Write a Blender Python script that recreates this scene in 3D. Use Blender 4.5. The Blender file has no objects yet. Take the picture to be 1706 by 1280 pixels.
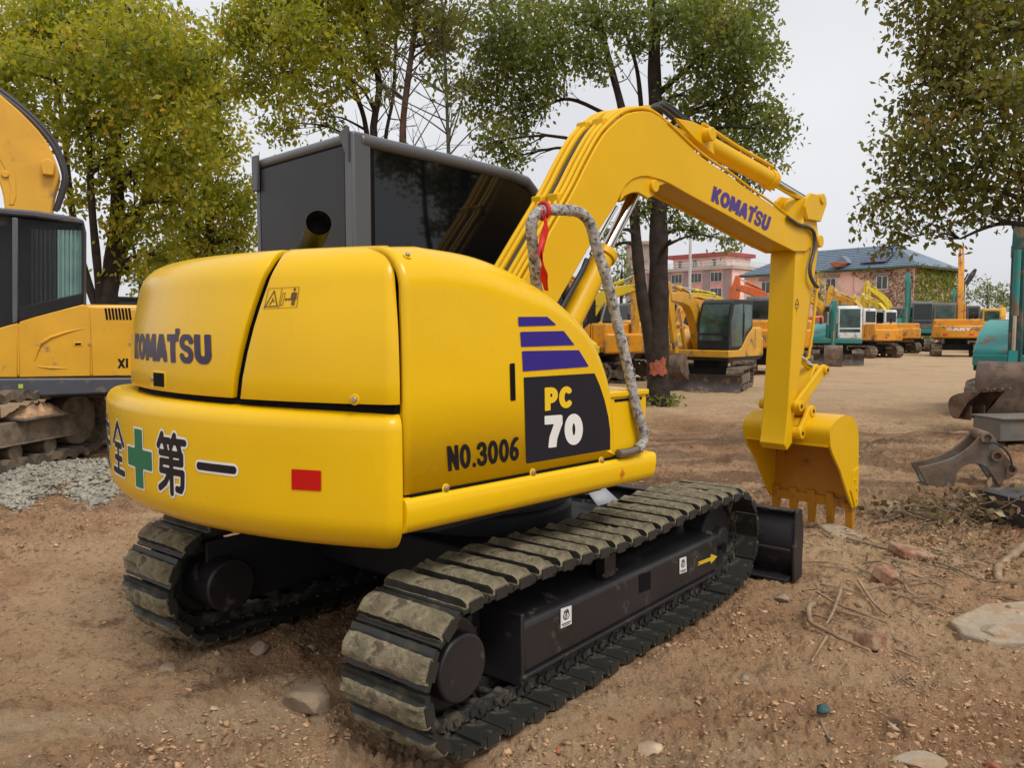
import bpy, bmesh, math, random
import numpy as np
from mathutils import Vector, Matrix
from mathutils.bvhtree import BVHTree
S = bpy.context.scene
COL = S.collection
R = math.radians
random.seed(7)
RNG = np.random.default_rng(7)

# ------------------------------------------------------------------ camera, sky, sun, exposure
F, CX, CY, HOR, CAMH = 1331.0, 853.0, 640.0, 545.0, 1.65
PITCH = math.atan((CY - HOR) / F)
cam_d = bpy.data.cameras.new('camera')
cam = bpy.data.objects.new('camera', cam_d)
COL.objects.link(cam)
cam.location = (0, 0, CAMH)
cam.rotation_euler = (R(90) - PITCH, 0, 0)
cam_d.sensor_fit = 'HORIZONTAL'
cam_d.sensor_width = 36
cam_d.lens = F / 1706 * 36
cam_d.clip_start = 0.05
cam_d.clip_end = 3000
S.camera = cam

SUN_EL, SUN_AZ = R(56), R(146)          # azimuth clockwise from +Y (the way the camera looks)
w = bpy.data.worlds.new('World')
S.world = w
w.use_nodes = True
nt = w.node_tree
bg = nt.nodes['Background']
sky = nt.nodes.new('ShaderNodeTexSky')
sky.sky_type = 'NISHITA'
sky.sun_disc = False
sky.sun_elevation = SUN_EL
sky.sun_rotation = SUN_AZ
sky.air_density = 1.0
sky.dust_density = 4.0
sky.ozone_density = 1.0
hs = nt.nodes.new('ShaderNodeHueSaturation')
hs.inputs['Saturation'].default_value = 0.10
mx = nt.nodes.new('ShaderNodeMix')
mx.data_type = 'RGBA'
mx.inputs[0].default_value = 0.72
mx.inputs[7].default_value = (7.1, 7.2, 7.45, 1)   # even grey cloud layer over the sky
wtc = nt.nodes.new('ShaderNodeTexCoord'); cn = nt.nodes.new('ShaderNodeTexNoise'); cn.inputs['Scale'].default_value = 2.2; cn.inputs['Detail'].default_value = 5
nt.links.new(wtc.outputs['Generated'], cn.inputs['Vector'])
cr = nt.nodes.new('ShaderNodeValToRGB'); cr.color_ramp.elements[0].position = .35; cr.color_ramp.elements[0].color = (.90, .905, .92, 1); cr.color_ramp.elements[1].position = .68; cr.color_ramp.elements[1].color = (1.06, 1.06, 1.06, 1)
nt.links.new(cn.outputs[0], cr.inputs[0])
mc = nt.nodes.new('ShaderNodeMix'); mc.data_type = 'RGBA'; mc.blend_type = 'MULTIPLY'; mc.inputs[0].default_value = 1
nt.links.new(sky.outputs[0], hs.inputs['Color'])
nt.links.new(hs.outputs[0], mx.inputs[6])
nt.links.new(mx.outputs[2], mc.inputs[6]); nt.links.new(cr.outputs[0], mc.inputs[7])
nt.links.new(mc.outputs[2], bg.inputs['Color'])
bg.inputs['Strength'].default_value = 0.105
sd = bpy.data.lights.new('sun', 'SUN')
sd.energy = 1.5
sd.angle = R(22)
sd.color = (1.0, 0.96, 0.9)
sun = bpy.data.objects.new('sun', sd)
COL.objects.link(sun)
to_sun = Vector((math.sin(SUN_AZ) * math.cos(SUN_EL), math.cos(SUN_AZ) * math.cos(SUN_EL), math.sin(SUN_EL)))
sun.rotation_euler = to_sun.to_track_quat('Z', 'Y').to_euler()
sun.location = (0, 0, 30)
S.view_settings.view_transform = 'Standard'
S.view_settings.look = 'None'
S.view_settings.exposure = 0.36
S.view_settings.gamma = 1.0

# ------------------------------------------------------------------ turning photograph pixels into points on real planes
_c, _s = math.cos(PITCH), math.sin(PITCH)
def ray(u, v):
    x = (u - CX) / F; z = -(v - CY) / F
    return np.array([x, _c + z * _s, -_s + z * _c])
EYE = np.array([0, 0, CAMH])
def at_z(u, v, z=0.0):
    r = ray(u, v); return EYE + r * ((z - CAMH) / r[2])
def at_d(u, v, d):                       # point at horizontal distance d straight ahead (world y = d)
    r = ray(u, v); return EYE + r * (d / r[1])
def at_plane(u, v, o, n):
    r = ray(u, v); o = np.asarray(o, float); n = np.asarray(n, float)
    return EYE + r * (np.dot(o - EYE, n) / np.dot(r, n))
class Frame:
    def __init__(s, o, deg):
        s.o = np.array(o, float); a = R(deg); s.deg = deg
        s.x = np.array([math.cos(a), math.sin(a), 0]); s.y = np.array([-math.sin(a), math.cos(a), 0])
    def loc(s, p):
        q = np.asarray(p) - s.o; return np.array([q @ s.x, q @ s.y, q[2]])
    def wld(s, l):
        return s.o + s.x * l[0] + s.y * l[1] + np.array([0, 0, l[2]])
    def onX(s, u, v, x): return s.loc(at_plane(u, v, s.o + s.x * x, s.x))
    def onY(s, u, v, y): return s.loc(at_plane(u, v, s.o + s.y * y, s.y))
    def onZ(s, u, v, z): return s.loc(at_z(u, v, z))

# ------------------------------------------------------------------ materials
def _n(t, kind, **kw):
    n = t.nodes.new(kind)
    for k, v in kw.items(): setattr(n, k, v)
    return n
def mat(name, col, rough=0.5, metal=0.0, coat=0.0, var=0.12, scale=4.0, bump=0.0, bscale=60.0,
        dirt=None, damt=0.5, dscale=6.0, spec=0.5, updirt=None, det=6.0, rvar=0.12):
    m = bpy.data.materials.new(name); m.use_nodes = True
    t = m.node_tree; b = t.nodes['Principled BSDF']; lk = t.links.new
    tc = _n(t, 'ShaderNodeTexCoord')
    n1 = _n(t, 'ShaderNodeTexNoise'); n1.inputs['Scale'].default_value = scale; n1.inputs['Detail'].default_value = det
    lk(tc.outputs['Object'], n1.inputs['Vector'])
    mr = _n(t, 'ShaderNodeMapRange'); mr.inputs[1].default_value = .3; mr.inputs[2].default_value = .7
    mr.inputs[3].default_value = 1 - var; mr.inputs[4].default_value = 1 + var
    lk(n1.outputs[0], mr.inputs[0])
    mul = _n(t, 'ShaderNodeMix', data_type='RGBA', blend_type='MULTIPLY'); mul.inputs[0].default_value = 1
    mul.inputs[6].default_value = (*col, 1); lk(mr.outputs[0], mul.inputs[7])
    out = mul.outputs[2]
    if dirt:
        n2 = _n(t, 'ShaderNodeTexNoise'); n2.inputs['Scale'].default_value = dscale; n2.inputs['Detail'].default_value = 10; n2.inputs['Roughness'].default_value = .68
        lk(tc.outputs['Object'], n2.inputs['Vector'])
        r2 = _n(t, 'ShaderNodeMapRange'); r2.inputs[1].default_value = .62 - damt * .32; r2.inputs[2].default_value = .72 - damt * .28
        lk(n2.outputs[0], r2.inputs[0])
        d = _n(t, 'ShaderNodeMix', data_type='RGBA'); d.inputs[7].default_value = (*dirt, 1)
        lk(r2.outputs[0], d.inputs[0]); lk(out, d.inputs[6]); out = d.outputs[2]
        rr = _n(t, 'ShaderNodeMapRange'); rr.inputs[3].default_value = rough; rr.inputs[4].default_value = .92
        lk(r2.outputs[0], rr.inputs[0]); lk(rr.outputs[0], b.inputs['Roughness'])
    else:
        rr = _n(t, 'ShaderNodeMapRange'); rr.inputs[3].default_value = max(.02, rough * (1 - rvar)); rr.inputs[4].default_value = min(1, rough * (1 + rvar))
        n3 = _n(t, 'ShaderNodeTexNoise'); n3.inputs['Scale'].default_value = scale * 3.1; n3.inputs['Detail'].default_value = 5
        lk(tc.outputs['Object'], n3.inputs['Vector']); lk(n3.outputs[0], rr.inputs[0]); lk(rr.outputs[0], b.inputs['Roughness'])
    lk(out, b.inputs['Base Color'])
    b.inputs['Metallic'].default_value = metal
    b.inputs['Coat Weight'].default_value = coat
    b.inputs['Coat Roughness'].default_value = .12
    b.inputs['Specular IOR Level'].default_value = spec
    if bump:
        nb = _n(t, 'ShaderNodeTexNoise'); nb.inputs['Scale'].default_value = bscale; nb.inputs['Detail'].default_value = 8; nb.inputs['Roughness'].default_value = .65
        lk(tc.outputs['Object'], nb.inputs['Vector'])
        bp = _n(t, 'ShaderNodeBump'); bp.inputs['Strength'].default_value = bump; bp.inputs['Distance'].default_value = .02
        lk(nb.outputs[0], bp.inputs['Height']); lk(bp.outputs[0], b.inputs['Normal'])
    return m

# ------------------------------------------------------------------ mesh collecting
class MB:
    def __init__(s): s.v = []; s.f = []; s.m = []
    def add(s, vs, fs, mi=0):
        o = len(s.v); s.v += [tuple(map(float, p)) for p in vs]
        s.f += [tuple(i + o for i in f) for f in fs]; s.m += [mi] * len(fs); return s
    def box(s, x0, x1, y0, y1, z0, z1, mi=0):
        return s.add([(x0,y0,z0),(x1,y0,z0),(x1,y1,z0),(x0,y1,z0),(x0,y0,z1),(x1,y0,z1),(x1,y1,z1),(x0,y1,z1)],
                     [(3,2,1,0),(4,5,6,7),(0,1,5,4),(1,2,6,5),(2,3,7,6),(3,0,4,7)], mi)
    def obox(s, c, ax, ay, az, mi=0):    # centre and three half-axis vectors
        c, ax, ay, az = (np.array(q, float) for q in (c, ax, ay, az))
        vs = [c + i * ax + j * ay + k * az for k in (-1, 1) for i, j in ((-1,-1),(1,-1),(1,1),(-1,1))]
        return s.add(vs, [(3,2,1,0),(4,5,6,7),(0,1,5,4),(1,2,6,5),(2,3,7,6),(3,0,4,7)], mi)
    def bar(s, p0, p1, wd, ht, up=(0,0,1), mi=0):
        p0, p1 = np.array(p0, float), np.array(p1, float); d = p1 - p0; L = np.linalg.norm(d); d /= L
        u = np.array(up, float); sd = np.cross(d, u); sd /= np.linalg.norm(sd); u = np.cross(sd, d)
        return s.obox((p0 + p1) / 2, d * L / 2, sd * wd / 2, u * ht / 2, mi)
    def prism(s, poly, y0, y1, mi=0):    # outline in (x, z), extruded along y
        n = len(poly)
        vs = [(p[0], y0, p[1]) for p in poly] + [(p[0], y1, p[1]) for p in poly]
        return s.add(vs, [tuple(range(n)), tuple(range(2*n-1, n-1, -1))] + [(i, i+n, (i+1) % n + n, (i+1) % n) for i in range(n)], mi)
    def prismx(s, poly, x0, x1, mi=0):   # outline in (y, z), extruded along x
        n = len(poly)
        vs = [(x0, p[0], p[1]) for p in poly] + [(x1, p[0], p[1]) for p in poly]
        return s.add(vs, [tuple(range(n)), tuple(range(2*n-1, n-1, -1))] + [(i, i+n, (i+1) % n + n, (i+1) % n) for i in range(n)], mi)
    def prismz(s, poly, z0, z1, mi=0):
        n = len(poly)
        vs = [(p[0], p[1], z0) for p in poly] + [(p[0], p[1], z1) for p in poly]
        return s.add(vs, [tuple(range(n)), tuple(range(2*n-1, n-1, -1))] + [(i, i+n, (i+1) % n + n, (i+1) % n) for i in range(n)], mi)
    def tube(s, pts, r, n=10, mi=0, caps=True):
        P = [np.array(p, float) for p in pts]; k = len(P)
        rs = r if hasattr(r, '__len__') else [r] * k
        T = []
        for i in range(k):
            d = P[min(i+1, k-1)] - P[max(i-1, 0)]; T.append(d / (np.linalg.norm(d) + 1e-12))
        a = np.array([0, 0, 1.]) if abs(T[0][2]) < .9 else np.array([1., 0, 0])
        u = np.cross(T[0], a); u /= np.linalg.norm(u); vs = []
        for i in range(k):
            u = u - T[i] * (u @ T[i]); u /= np.linalg.norm(u); b = np.cross(T[i], u)
            for j in range(n):
                q = 2 * math.pi * j / n; vs.append(P[i] + rs[i] * (math.cos(q) * u + math.sin(q) * b))
        fs = [(i*n+j, i*n+(j+1) % n, (i+1)*n+(j+1) % n, (i+1)*n+j) for i in range(k-1) for j in range(n)]
        if caps: fs += [tuple(range(n-1, -1, -1)), tuple(range((k-1)*n, k*n))]
        return s.add(vs, fs, mi)
    def cyl(s, p0, p1, r, n=18, mi=0): return s.tube([p0, p1], r, n, mi)
    def grid(s, rows, mi=0, close=False):
        n = len(rows[0]); vs = [p for r in rows for p in r]; m = n if close else n - 1
        return s.add(vs, [(i*n+j, i*n+(j+1) % n, (i+1)*n+(j+1) % n, (i+1)*n+j) for i in range(len(rows)-1) for j in range(m)], mi)
    def xf(s, fn, start=0):
        s.v[start:] = [tuple(fn(p)) for p in s.v[start:]]; return s
    def build(s, name, mats, parent=None, bevel=0, seg=2, ang=35, smooth=True, recalc=True, solid=0, bang=None, merge=0):
        me = bpy.data.meshes.new(name)
        me.from_pydata(s.v, [], s.f)
        if not isinstance(mats, (list, tuple)): mats = [mats]
        for m in mats: me.materials.append(m)
        if len(mats) > 1: me.polygons.foreach_set('material_index', s.m)
        if merge:
            b = bmesh.new(); b.from_mesh(me); bmesh.ops.remove_doubles(b, verts=b.verts, dist=merge); b.to_mesh(me); b.free()
        if recalc:
            b = bmesh.new(); b.from_mesh(me); bmesh.ops.recalc_face_normals(b, faces=b.faces); b.to_mesh(me); b.free()
        if smooth:
            me.polygons.foreach_set('use_smooth', [True] * len(me.polygons))
            me.set_sharp_from_angle(angle=R(ang))
        me.update()
        o = bpy.data.objects.new(name, me); COL.objects.link(o)
        if parent: o.parent = parent
        if solid:
            md = o.modifiers.new('solid', 'SOLIDIFY'); md.thickness = solid; md.offset = -1
        if bevel:
            md = o.modifiers.new('bevel', 'BEVEL'); md.width = bevel; md.segments = seg; md.limit_method = 'ANGLE'; md.angle_limit = R(bang or 40)
            md.harden_normals = False
        return o
def tag(o, label=None, cat=None, group=None, kind=None):
    if label: o['label'] = label
    if cat: o['category'] = cat
    if group: o['group'] = group
    if kind: o['kind'] = kind
    return o
def thing(name, loc, deg, label, cat, group=None):
    o = bpy.data.objects.new(name, None); COL.objects.link(o)
    o.empty_display_size = .3
    o.location = loc; o.rotation_euler = (0, 0, R(deg))
    return tag(o, label, cat, group)

# ------------------------------------------------------------------ smooth noise for shaping (numpy)
_tab = np.random.default_rng(3).random((256, 256))
def vnoise(x, y):
    x = np.asarray(x, float); y = np.asarray(y, float)
    xi = np.floor(x).astype(int); yi = np.floor(y).astype(int); fx = x - xi; fy = y - yi
    fx = fx*fx*(3-2*fx); fy = fy*fy*(3-2*fy)
    g = lambda a, b: _tab[a % 256, b % 256]
    return (g(xi,yi)*(1-fx)+g(xi+1,yi)*fx)*(1-fy)+(g(xi,yi+1)*(1-fx)+g(xi+1,yi+1)*fx)*fy - .5
def fbm(x, y, o=4, g=.5):
    t = 0; a = 1
    for k in range(o): t = t + a * vnoise(x * 2**k + 17.3 * k, y * 2**k - 9.1 * k); a *= g
    return t
def smoothstep(a, b, x):
    t = np.clip((np.asarray(x, float) - a) / (b - a), 0, 1); return t*t*(3-2*t)

# ------------------------------------------------------------------ flat marks (lettering, signs) cut from distance fields and laid on a surface
def sd_seg(X, Y, a, b):
    ax, ay = a; bx, by = b; dx, dy = bx-ax, by-ay
    h = np.clip(((X-ax)*dx+(Y-ay)*dy)/(dx*dx+dy*dy+1e-12), 0, 1)
    return np.hypot(X-ax-h*dx, Y-ay-h*dy)
def sd_lines(X, Y, lines, hw):
    f = np.full(X.shape, 9.0)
    for L in lines:
        for a, b in zip(L[:-1], L[1:]): f = np.minimum(f, sd_seg(X, Y, a, b))
    return f - hw
def sd_poly(X, Y, P):
    d = np.full(X.shape, 9.0); ins = np.zeros(X.shape, bool); n = len(P)
    for i in range(n):
        a, b = P[i], P[(i+1) % n]; d = np.minimum(d, sd_seg(X, Y, a, b))
        if a[1] != b[1]:
            c = ((a[1] > Y) != (b[1] > Y)) & (X < (b[0]-a[0])*(Y-a[1])/(b[1]-a[1])+a[0]); ins ^= c
    return np.where(ins, -d, d)
def sd_box(X, Y, x0, x1, y0, y1):
    return np.maximum(np.maximum(x0-X, X-x1), np.maximum(y0-Y, Y-y1))
def contour(f, x0, x1, y0, y1, cell):
    nx = max(2, int((x1-x0)/cell)+1); ny = max(2, int((y1-y0)/cell)+1)
    xs = np.linspace(x0, x1, nx); ys = np.linspace(y0, y1, ny)
    X, Y = np.meshgrid(xs, ys); Fv = f(X, Y)
    V = []; Fc = []; key = {}
    def vid(k, p):
        if k not in key: key[k] = len(V); V.append(p)
        return key[k]
    for j in range(ny-1):
        for i in range(nx-1):
            q = [(i,j),(i+1,j),(i+1,j+1),(i,j+1)]; d = [Fv[b,a] for a,b in q]
            if min(d) >= 0: continue
            pol = []
            for k in range(4):
                a, b = q[k], q[(k+1) % 4]; da, db = d[k], d[(k+1) % 4]
                if da < 0: pol.append(vid(a, (xs[a[0]], ys[a[1]])))
                if (da < 0) != (db < 0):
                    t = da/(da-db); kk = (min(a,b), max(a,b))
                    pol.append(vid(kk, (xs[a[0]]+t*(xs[b[0]]-xs[a[0]]), ys[a[1]]+t*(ys[b[1]]-ys[a[1]]))))
            if len(pol) >= 3: Fc.append(tuple(pol))
    return V, Fc
def mark(name, f, bounds, cell, to3d, m, parent, label=None):
    V, Fc = contour(f, *bounds, cell)
    me = bpy.data.meshes.new(name); me.from_pydata([tuple(to3d(*p)) for p in V], [], Fc); me.materials.append(m)
    b = bmesh.new(); b.from_mesh(me); bmesh.ops.remove_doubles(b, verts=b.verts, dist=1e-6); b.to_mesh(me); b.free()
    o = bpy.data.objects.new(name, me); COL.objects.link(o); o.parent = parent
    if label: o['label'] = label
    return o
def bilin(c):                                 # four corners BL BR TR TL of the unit square
    c = [np.array(q, float) for q in c]
    return lambda s, t: (c[0]*(1-s)+c[1]*s)*(1-t)+(c[3]*(1-s)+c[2]*s)*t
def ell(cx, cy, rx, ry, a0=0, a1=360, n=22):
    return [(cx+rx*math.cos(R(a0+(a1-a0)*i/n)), cy+ry*math.sin(R(a0+(a1-a0)*i/n))) for i in range(n+1)]
GL = {  # glyph: width, polylines in a box of height 1
 'K': (.66, [[(.13,-.3),(.13,1.3)],[(.2,.42),(.72,1.16)],[(.28,.55),(.66,-.2)]]),
 'O': (.78, [ell(.39,.5,.26,.37)]),
 'M': (.86, [[(.13,-.3),(.13,1.3)],[(.73,-.3),(.73,1.3)],[(.1,1.1),(.43,.25)],[(.76,1.1),(.43,.25)]]),
 'V': (.76, [[(.02,-.2),(.38,1.0)],[(.74,-.2),(.38,1.0)]]),
 'T': (.64, [[(.32,-.3),(.32,1.0)],[(-.3,.88),(.9,.88)]]),
 'S': (.68, [ell(.35,.72,.22,.20,12,270,16)+ell(.33,.30,.22,.205,90,-165,16)]),
 'U': (.70, [[(.13,1.3),(.13,.36)]+ell(.35,.36,.22,.24,180,360,12)+[(.57,.36),(.57,1.3)]]),
 'N': (.56, [[(.1,-.3),(.1,1.3)],[(.46,-.3),(.46,1.3)],[(.1,.98),(.46,.02)]]),
 'o': (.56, [ell(.28,.5,.18,.4)]), '.': (.24, [[(.12,.09),(.12,.1)]]),
 '3': (.52, [ell(.25,.71,.17,.19,160,-90,14)+ell(.25,.3,.19,.21,90,-165,14)]),
 '0': (.52, [ell(.26,.5,.165,.4)]),
 '6': (.52, [ell(.26,.3,.165,.205,0,360,18),[(.095,.3),(.1,.5),(.16,.72),(.3,.9),(.4,.93)]]),
 'P': (.64, [[(.14,-.3),(.14,1.3)],[(.14,.86),(.32,.86)]+ell(.32,.65,.19,.21,90,-90,10)+[(.14,.44)]]),
 'C': (.66, [ell(.37,.5,.23,.36,52,308,20)]),
 '7': (.60, [[(-.3,.86),(.52,.86),(.4,.6),(.28,.3),(.2,-.3)]]),
 'z': (.68, [ell(.34,.5,.19,.36)]),
 'A': (.7, [[(.0,-.2),(.35,1.0)],[(.7,-.2),(.35,1.0)],[(.15,.28),(.55,.28)]]),
 'Y': (.66, [[(.33,-.3),(.33,.45)],[(.33,.45),(-.02,1.2)],[(.33,.45),(.68,1.2)]]),
 'X': (.66, [[(.02,-.1),(.64,1.1)],[(.64,-.1),(.02,1.1)]]), 'I': (.26, [[(.13,-.3),(.13,1.3)]]),
}
def text_sdf(txt, hw, gap=.03):
    items = []; x = 0
    for ch in txt:
        if ch == "'": items.append(("'", x-.30, 0)); continue
        wd, L = GL[ch]; items.append((ch, x, wd)); x += wd + gap
    W = x - gap
    def f(X, Y):
        r = np.full(X.shape, 9.0)
        for ch, x0, wd in items:
            if ch == "'": r = np.minimum(r, sd_box(X, Y, x0+.1, x0+.34, 1.0, 1.2)); continue
            r = np.minimum(r, np.maximum(sd_lines(X-x0, Y, GL[ch][1], hw*(.80 if ch == 'S' else 1)), sd_box(X-x0, Y, 0, wd, 0, 1)))
        return r
    return f, W
# ================================================================== materials
YEL = (0.765, 0.460, 0.003)
m_yel = mat('yellow_paint', YEL, .27, coat=.12, spec=.28, var=.05, scale=1.5, bump=.03, bscale=5)
m_yelb = mat('yellow_boom_paint', (0.72, 0.415, 0.004), .40, coat=.03, spec=.25, var=.05, scale=2.0, bump=.015, bscale=12)
m_gap = mat('black_seam_rubber', (.006, .006, .007), .8, spec=.12)
m_blk = mat('black_chassis_paint', (.018, .0165, .018), .42, var=.25, scale=3, bump=.05, bscale=30, dirt=(.10, .075, .055), damt=.12, dscale=9)
m_dark = mat('dark_underbody', (.010, .010, .011), .7, var=.3)
m_steel = mat('dark_track_steel', (.024, .023, .022), .55, var=.3, scale=12, bump=.15, bscale=60, dirt=(.10, .08, .055), damt=.35, dscale=11)
m_plate = mat('track_plate_paint', (.022, .022, .018), .5, var=.2, scale=8, bump=.05, bscale=40, dirt=(.09, .075, .05), damt=.2, dscale=5)
m_mud = mat('dried_mud_on_pad', (.27, .228, .145), .92, var=.45, scale=11, bump=1.0, bscale=45, dirt=(.115, .095, .064), damt=.40, dscale=13, spec=.2)
m_cabgrey = mat('grey_cab_paint', (.052, .054, .062), .38, var=.06, scale=2, coat=.15)
m_cabpost = mat('cab_post_paint', (.075, .078, .086), .35, var=.05, scale=2, coat=.2)
m_cabrear = mat('grey_film_on_rear_window', (.020, .0215, .027), .42, var=.15, scale=1.8, bump=.02, bscale=7, spec=.3)
m_glass = mat('black_tinted_glass', (.003, .0034, .0045), .03, var=.1, spec=.45, rvar=.02)
m_chrome = mat('chromed_rod', (.62, .62, .64), .12, metal=1, var=.03)
m_hose = mat('black_hose', (.018, .018, .018), .5, var=.2, scale=30)
m_bolt = mat('zinc_bolt', (.42, .41, .38), .35, metal=.9, var=.2, scale=40)
m_purple = mat('purple_vinyl', (.035, .018, .22), .35, var=.05, spec=.22)
m_logo = mat('dull_purple_vinyl', (.045, .033, .075), .4, var=.1, spec=.22)
m_boomlogo = mat('violet_vinyl', (.075, .042, .22), .4, var=.15, spec=.22)
m_navy = mat('charcoal_vinyl', (.014, .014, .021), .35, var=.08, spec=.22)
m_blackv = mat('black_vinyl', (.009, .008, .010), .42, var=.1, spec=.22)
m_whitev = mat('white_vinyl', (.74, .73, .70), .42, var=.05, spec=.22)
m_yelv = mat('yellow_vinyl', (.80, .52, .01), .4, var=.04)
m_green = mat('green_vinyl', (.012, .155, .075), .4, var=.08, spec=.22)
m_red = mat('red_reflector', (.50, .006, .004), .28, var=.05, scale=60, spec=.22)
m_wrap = mat('grey_foil_wrap', (.42, .40, .375), .42, var=.35, scale=30, bump=.7, bscale=60, dirt=(.075, .07, .075), damt=.42, dscale=46)
m_ribbon = mat('red_ribbon', (.60, .008, .004), .55, var=.1, scale=20)
m_bucketin = mat('bucket_inside_paint', (.50, .22, .012), .45, var=.10, scale=3, dirt=(.16, .07, .02), damt=.25, dscale=4)

# ================================================================== THE MAIN EXCAVATOR (upper works)
C0 = (-0.17, 4.62, 0.0)
U = Frame(C0, 45.0)                       # upper works
G = Frame(C0, 51.28)                      # undercarriage, slewed a little
EX = thing('excavator', C0, 45.0, 'big yellow crawler excavator in front, seen from its rear right corner with number 3006', 'excavator')
_a = R(6.28)
def g2u(p): return (p[0]*math.cos(_a)-p[1]*math.sin(_a), p[0]*math.sin(_a)+p[1]*math.cos(_a), p[2])

# -- shell of revolution-like rear: outline in plan, inset d
RCX, RCY, RR = 0.46, 0.28, 2.30
CWX, CWY = RCX, RCY
HK = dict(yr=-1.094, rcx=.495, rcy=.15, yl=1.10, rl=.28)
def rear(t, d, yr=-1.05, yl=1.27, rr=.075, rl=.24, xr=-1.30, xl=-.62, rcx=None, rcy=None):
    RCX = CWX if rcx is None else rcx; RCY = CWY if rcy is None else rcy
    R0 = RR - d; Y0 = yr + d; Y1 = yl - d; r1 = max(rr - d*.3, .03); r2 = max(rl - d*.5, .05)
    yc1 = Y0 + r1; xc1 = RCX - math.sqrt((R0-r1)**2 - (yc1-RCY)**2)
    yc2 = Y1 - r2; xc2 = RCX - math.sqrt((R0-r2)**2 - (yc2-RCY)**2)
    a1 = math.atan2(yc1-RCY, xc1-RCX) % (2*math.pi); a2 = math.atan2(yc2-RCY, xc2-RCX) % (2*math.pi)
    if t < 1: x = max(xr, xc1); return (x+(xc1-x)*t, Y0)
    if t < 2:
        b = 1.5*math.pi + (a1-1.5*math.pi)*(t-1); return (xc1+r1*math.cos(b), yc1+r1*math.sin(b))
    if t < 3:
        a = a1+(a2-a1)*(t-2); return (RCX+R0*math.cos(a), RCY+R0*math.sin(a))
    if t < 4:
        b = a2+(math.pi/2-a2)*(t-3); return (xc2+r2*math.cos(b), yc2+r2*math.sin(b))
    x = max(xl, xc2); return (xc2+(x-xc2)*(t-4), Y1)
def shell(name, prof, t0, t1, mats, n=40, solid=.03, bevel=.006, parent=EX, **kw):
    rows = []
    for k, (z, d) in enumerate(prof):
        a, b = (t0(k), t1(k)) if callable(t0) else (t0, t1)
        rows.append([(*rear(a+(b-a)*i/n, d, **kw), z) for i in range(n+1)])
    m = MB(); m.grid(rows)
    # outward-facing winding
    m.f = [tuple(reversed(f)) for f in m.f]
    return m, m.build(name, mats, parent, solid=solid, bevel=bevel, recalc=False, bang=50)
def arcp(z0, d0, r, a0, a1, n):           # profile arc: angle 0 = facing out, 90 = facing up
    return [(z0 + r*math.sin(R(a0+(a1-a0)*i/n)), d0 + r - r*math.cos(R(a0+(a1-a0)*i/n))) for i in range(n+1)]
cw_prof = [(.795, .34), (.80, .16)] + arcp(.945, 0, .145, -84, 0, 8) + [(1.05, 0), (1.18, 0)] + arcp(1.27, 0, .07, 0, 86, 6) + [(1.342, .16)]
cwm, counterweight = shell('counterweight', cw_prof, 1.0, 5.0, m_yel, n=110, solid=.04, bevel=0)
hood_prof = [(1.368, .045), (1.45, .045), (1.55, .05), (1.65, .06), (1.74, .078)] + arcp(1.79, .092, .175, 8, 88, 9) + [(1.972, .42), (1.974, .62), (1.974, .86)]
nh = len(hood_prof)
core_prof = [(1.30, .07)] + [(z-.02, d+.035) for z, d in hood_prof]
shell('engine_bay', core_prof, .0, 5.0, m_gap, n=90, solid=0, bevel=0, **HK)
def bvh(mb): return BVHTree.FromPolygons([Vector(p) for p in mb.v], [tuple(f) for f in mb.f])
def pix_hit(tree, u, v, fr=U):
    r = ray(u, v); o = fr.loc(EYE); d = np.array([r @ fr.x, r @ fr.y, r[2]])
    h = tree.ray_cast(Vector(o), Vector(d)); return None if h[0] is None else np.array(h[0])
_full = MB(); _full.grid([[(*rear(1.2+3.6*i/160, d, **HK), z) for i in range(161)] for z, d in hood_prof[:-3]]); _ft = bvh(_full)
def t_of(p, d):                           # outline parameter of a point on the big arc
    X0 = HK['rcx']; Y0_ = HK['rcy']; a = math.atan2(p[1]-Y0_, p[0]-X0) % (2*math.pi); f = lambda t: math.atan2(rear(t, d, **HK)[1]-Y0_, rear(t, d, **HK)[0]-X0) % (2*math.pi)
    a1, a2 = f(2.0), f(2.9999); return 2 + (a-a1)/(a2-a1)
_gz, _gt = [], []
for q in [(391,662),(393,640),(400,600),(411,555),(425,510),(440,470),(455,442),(466,428)]:
    h_ = pix_hit(_ft, *q)
    if h_ is not None: _gz.append(h_[2]); _gt.append(t_of(h_, .1))
_o = np.argsort(_gz); _gz = np.array(_gz)[_o]; _gt = np.array(_gt)[_o]
tg = lambda k: float(np.interp(hood_prof[k][0], _gz, _gt))     # where the two rear doors meet
hm, left_door = shell('engine_door', hood_prof, lambda k: tg(k)+.013, lambda k: 4.95, m_yel, n=60, **HK)
h2, mid_door = shell('engine_door', hood_prof, lambda k: 1.08, lambda k: tg(k)-.013, m_yel, n=50, **HK)

cw_t, ld_t, md_t = bvh(cwm), bvh(hm), bvh(h2)
def rear_chart(tree):                     # chart: arc length along the rear from y=-1.05, height
    def to_chart(p): return ((math.atan2(p[1]-RCY, -(p[0]-RCX))) * RR, p[2])
    def to3(s, z, off=.0022):
        a = s / RR; dr = np.array([-math.cos(a), math.sin(a), 0]); o = np.array([RCX, RCY, z]) + dr*3.2
        h = tree.ray_cast(Vector(o), Vector(-dr))
        p = np.array(h[0]) if h[0] is not None else o - dr*.95
        nrm = np.array(h[1]) if h[0] is not None else dr
        if nrm @ dr < 0: nrm = -nrm
        return p + nrm*off
    return to_chart, to3
c_chart, c_to3 = rear_chart(cw_t)
l_chart, l_to3 = rear_chart(ld_t)
m_chart, m_to3 = rear_chart(md_t)
def ch(chart, tree, u, v):
    for k in range(0, 120, 3):
        h = pix_hit(tree, u + k, v)
        if h is not None: return chart(h)
        h = pix_hit(tree, u - k, v)
        if h is not None: return chart(h)

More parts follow.
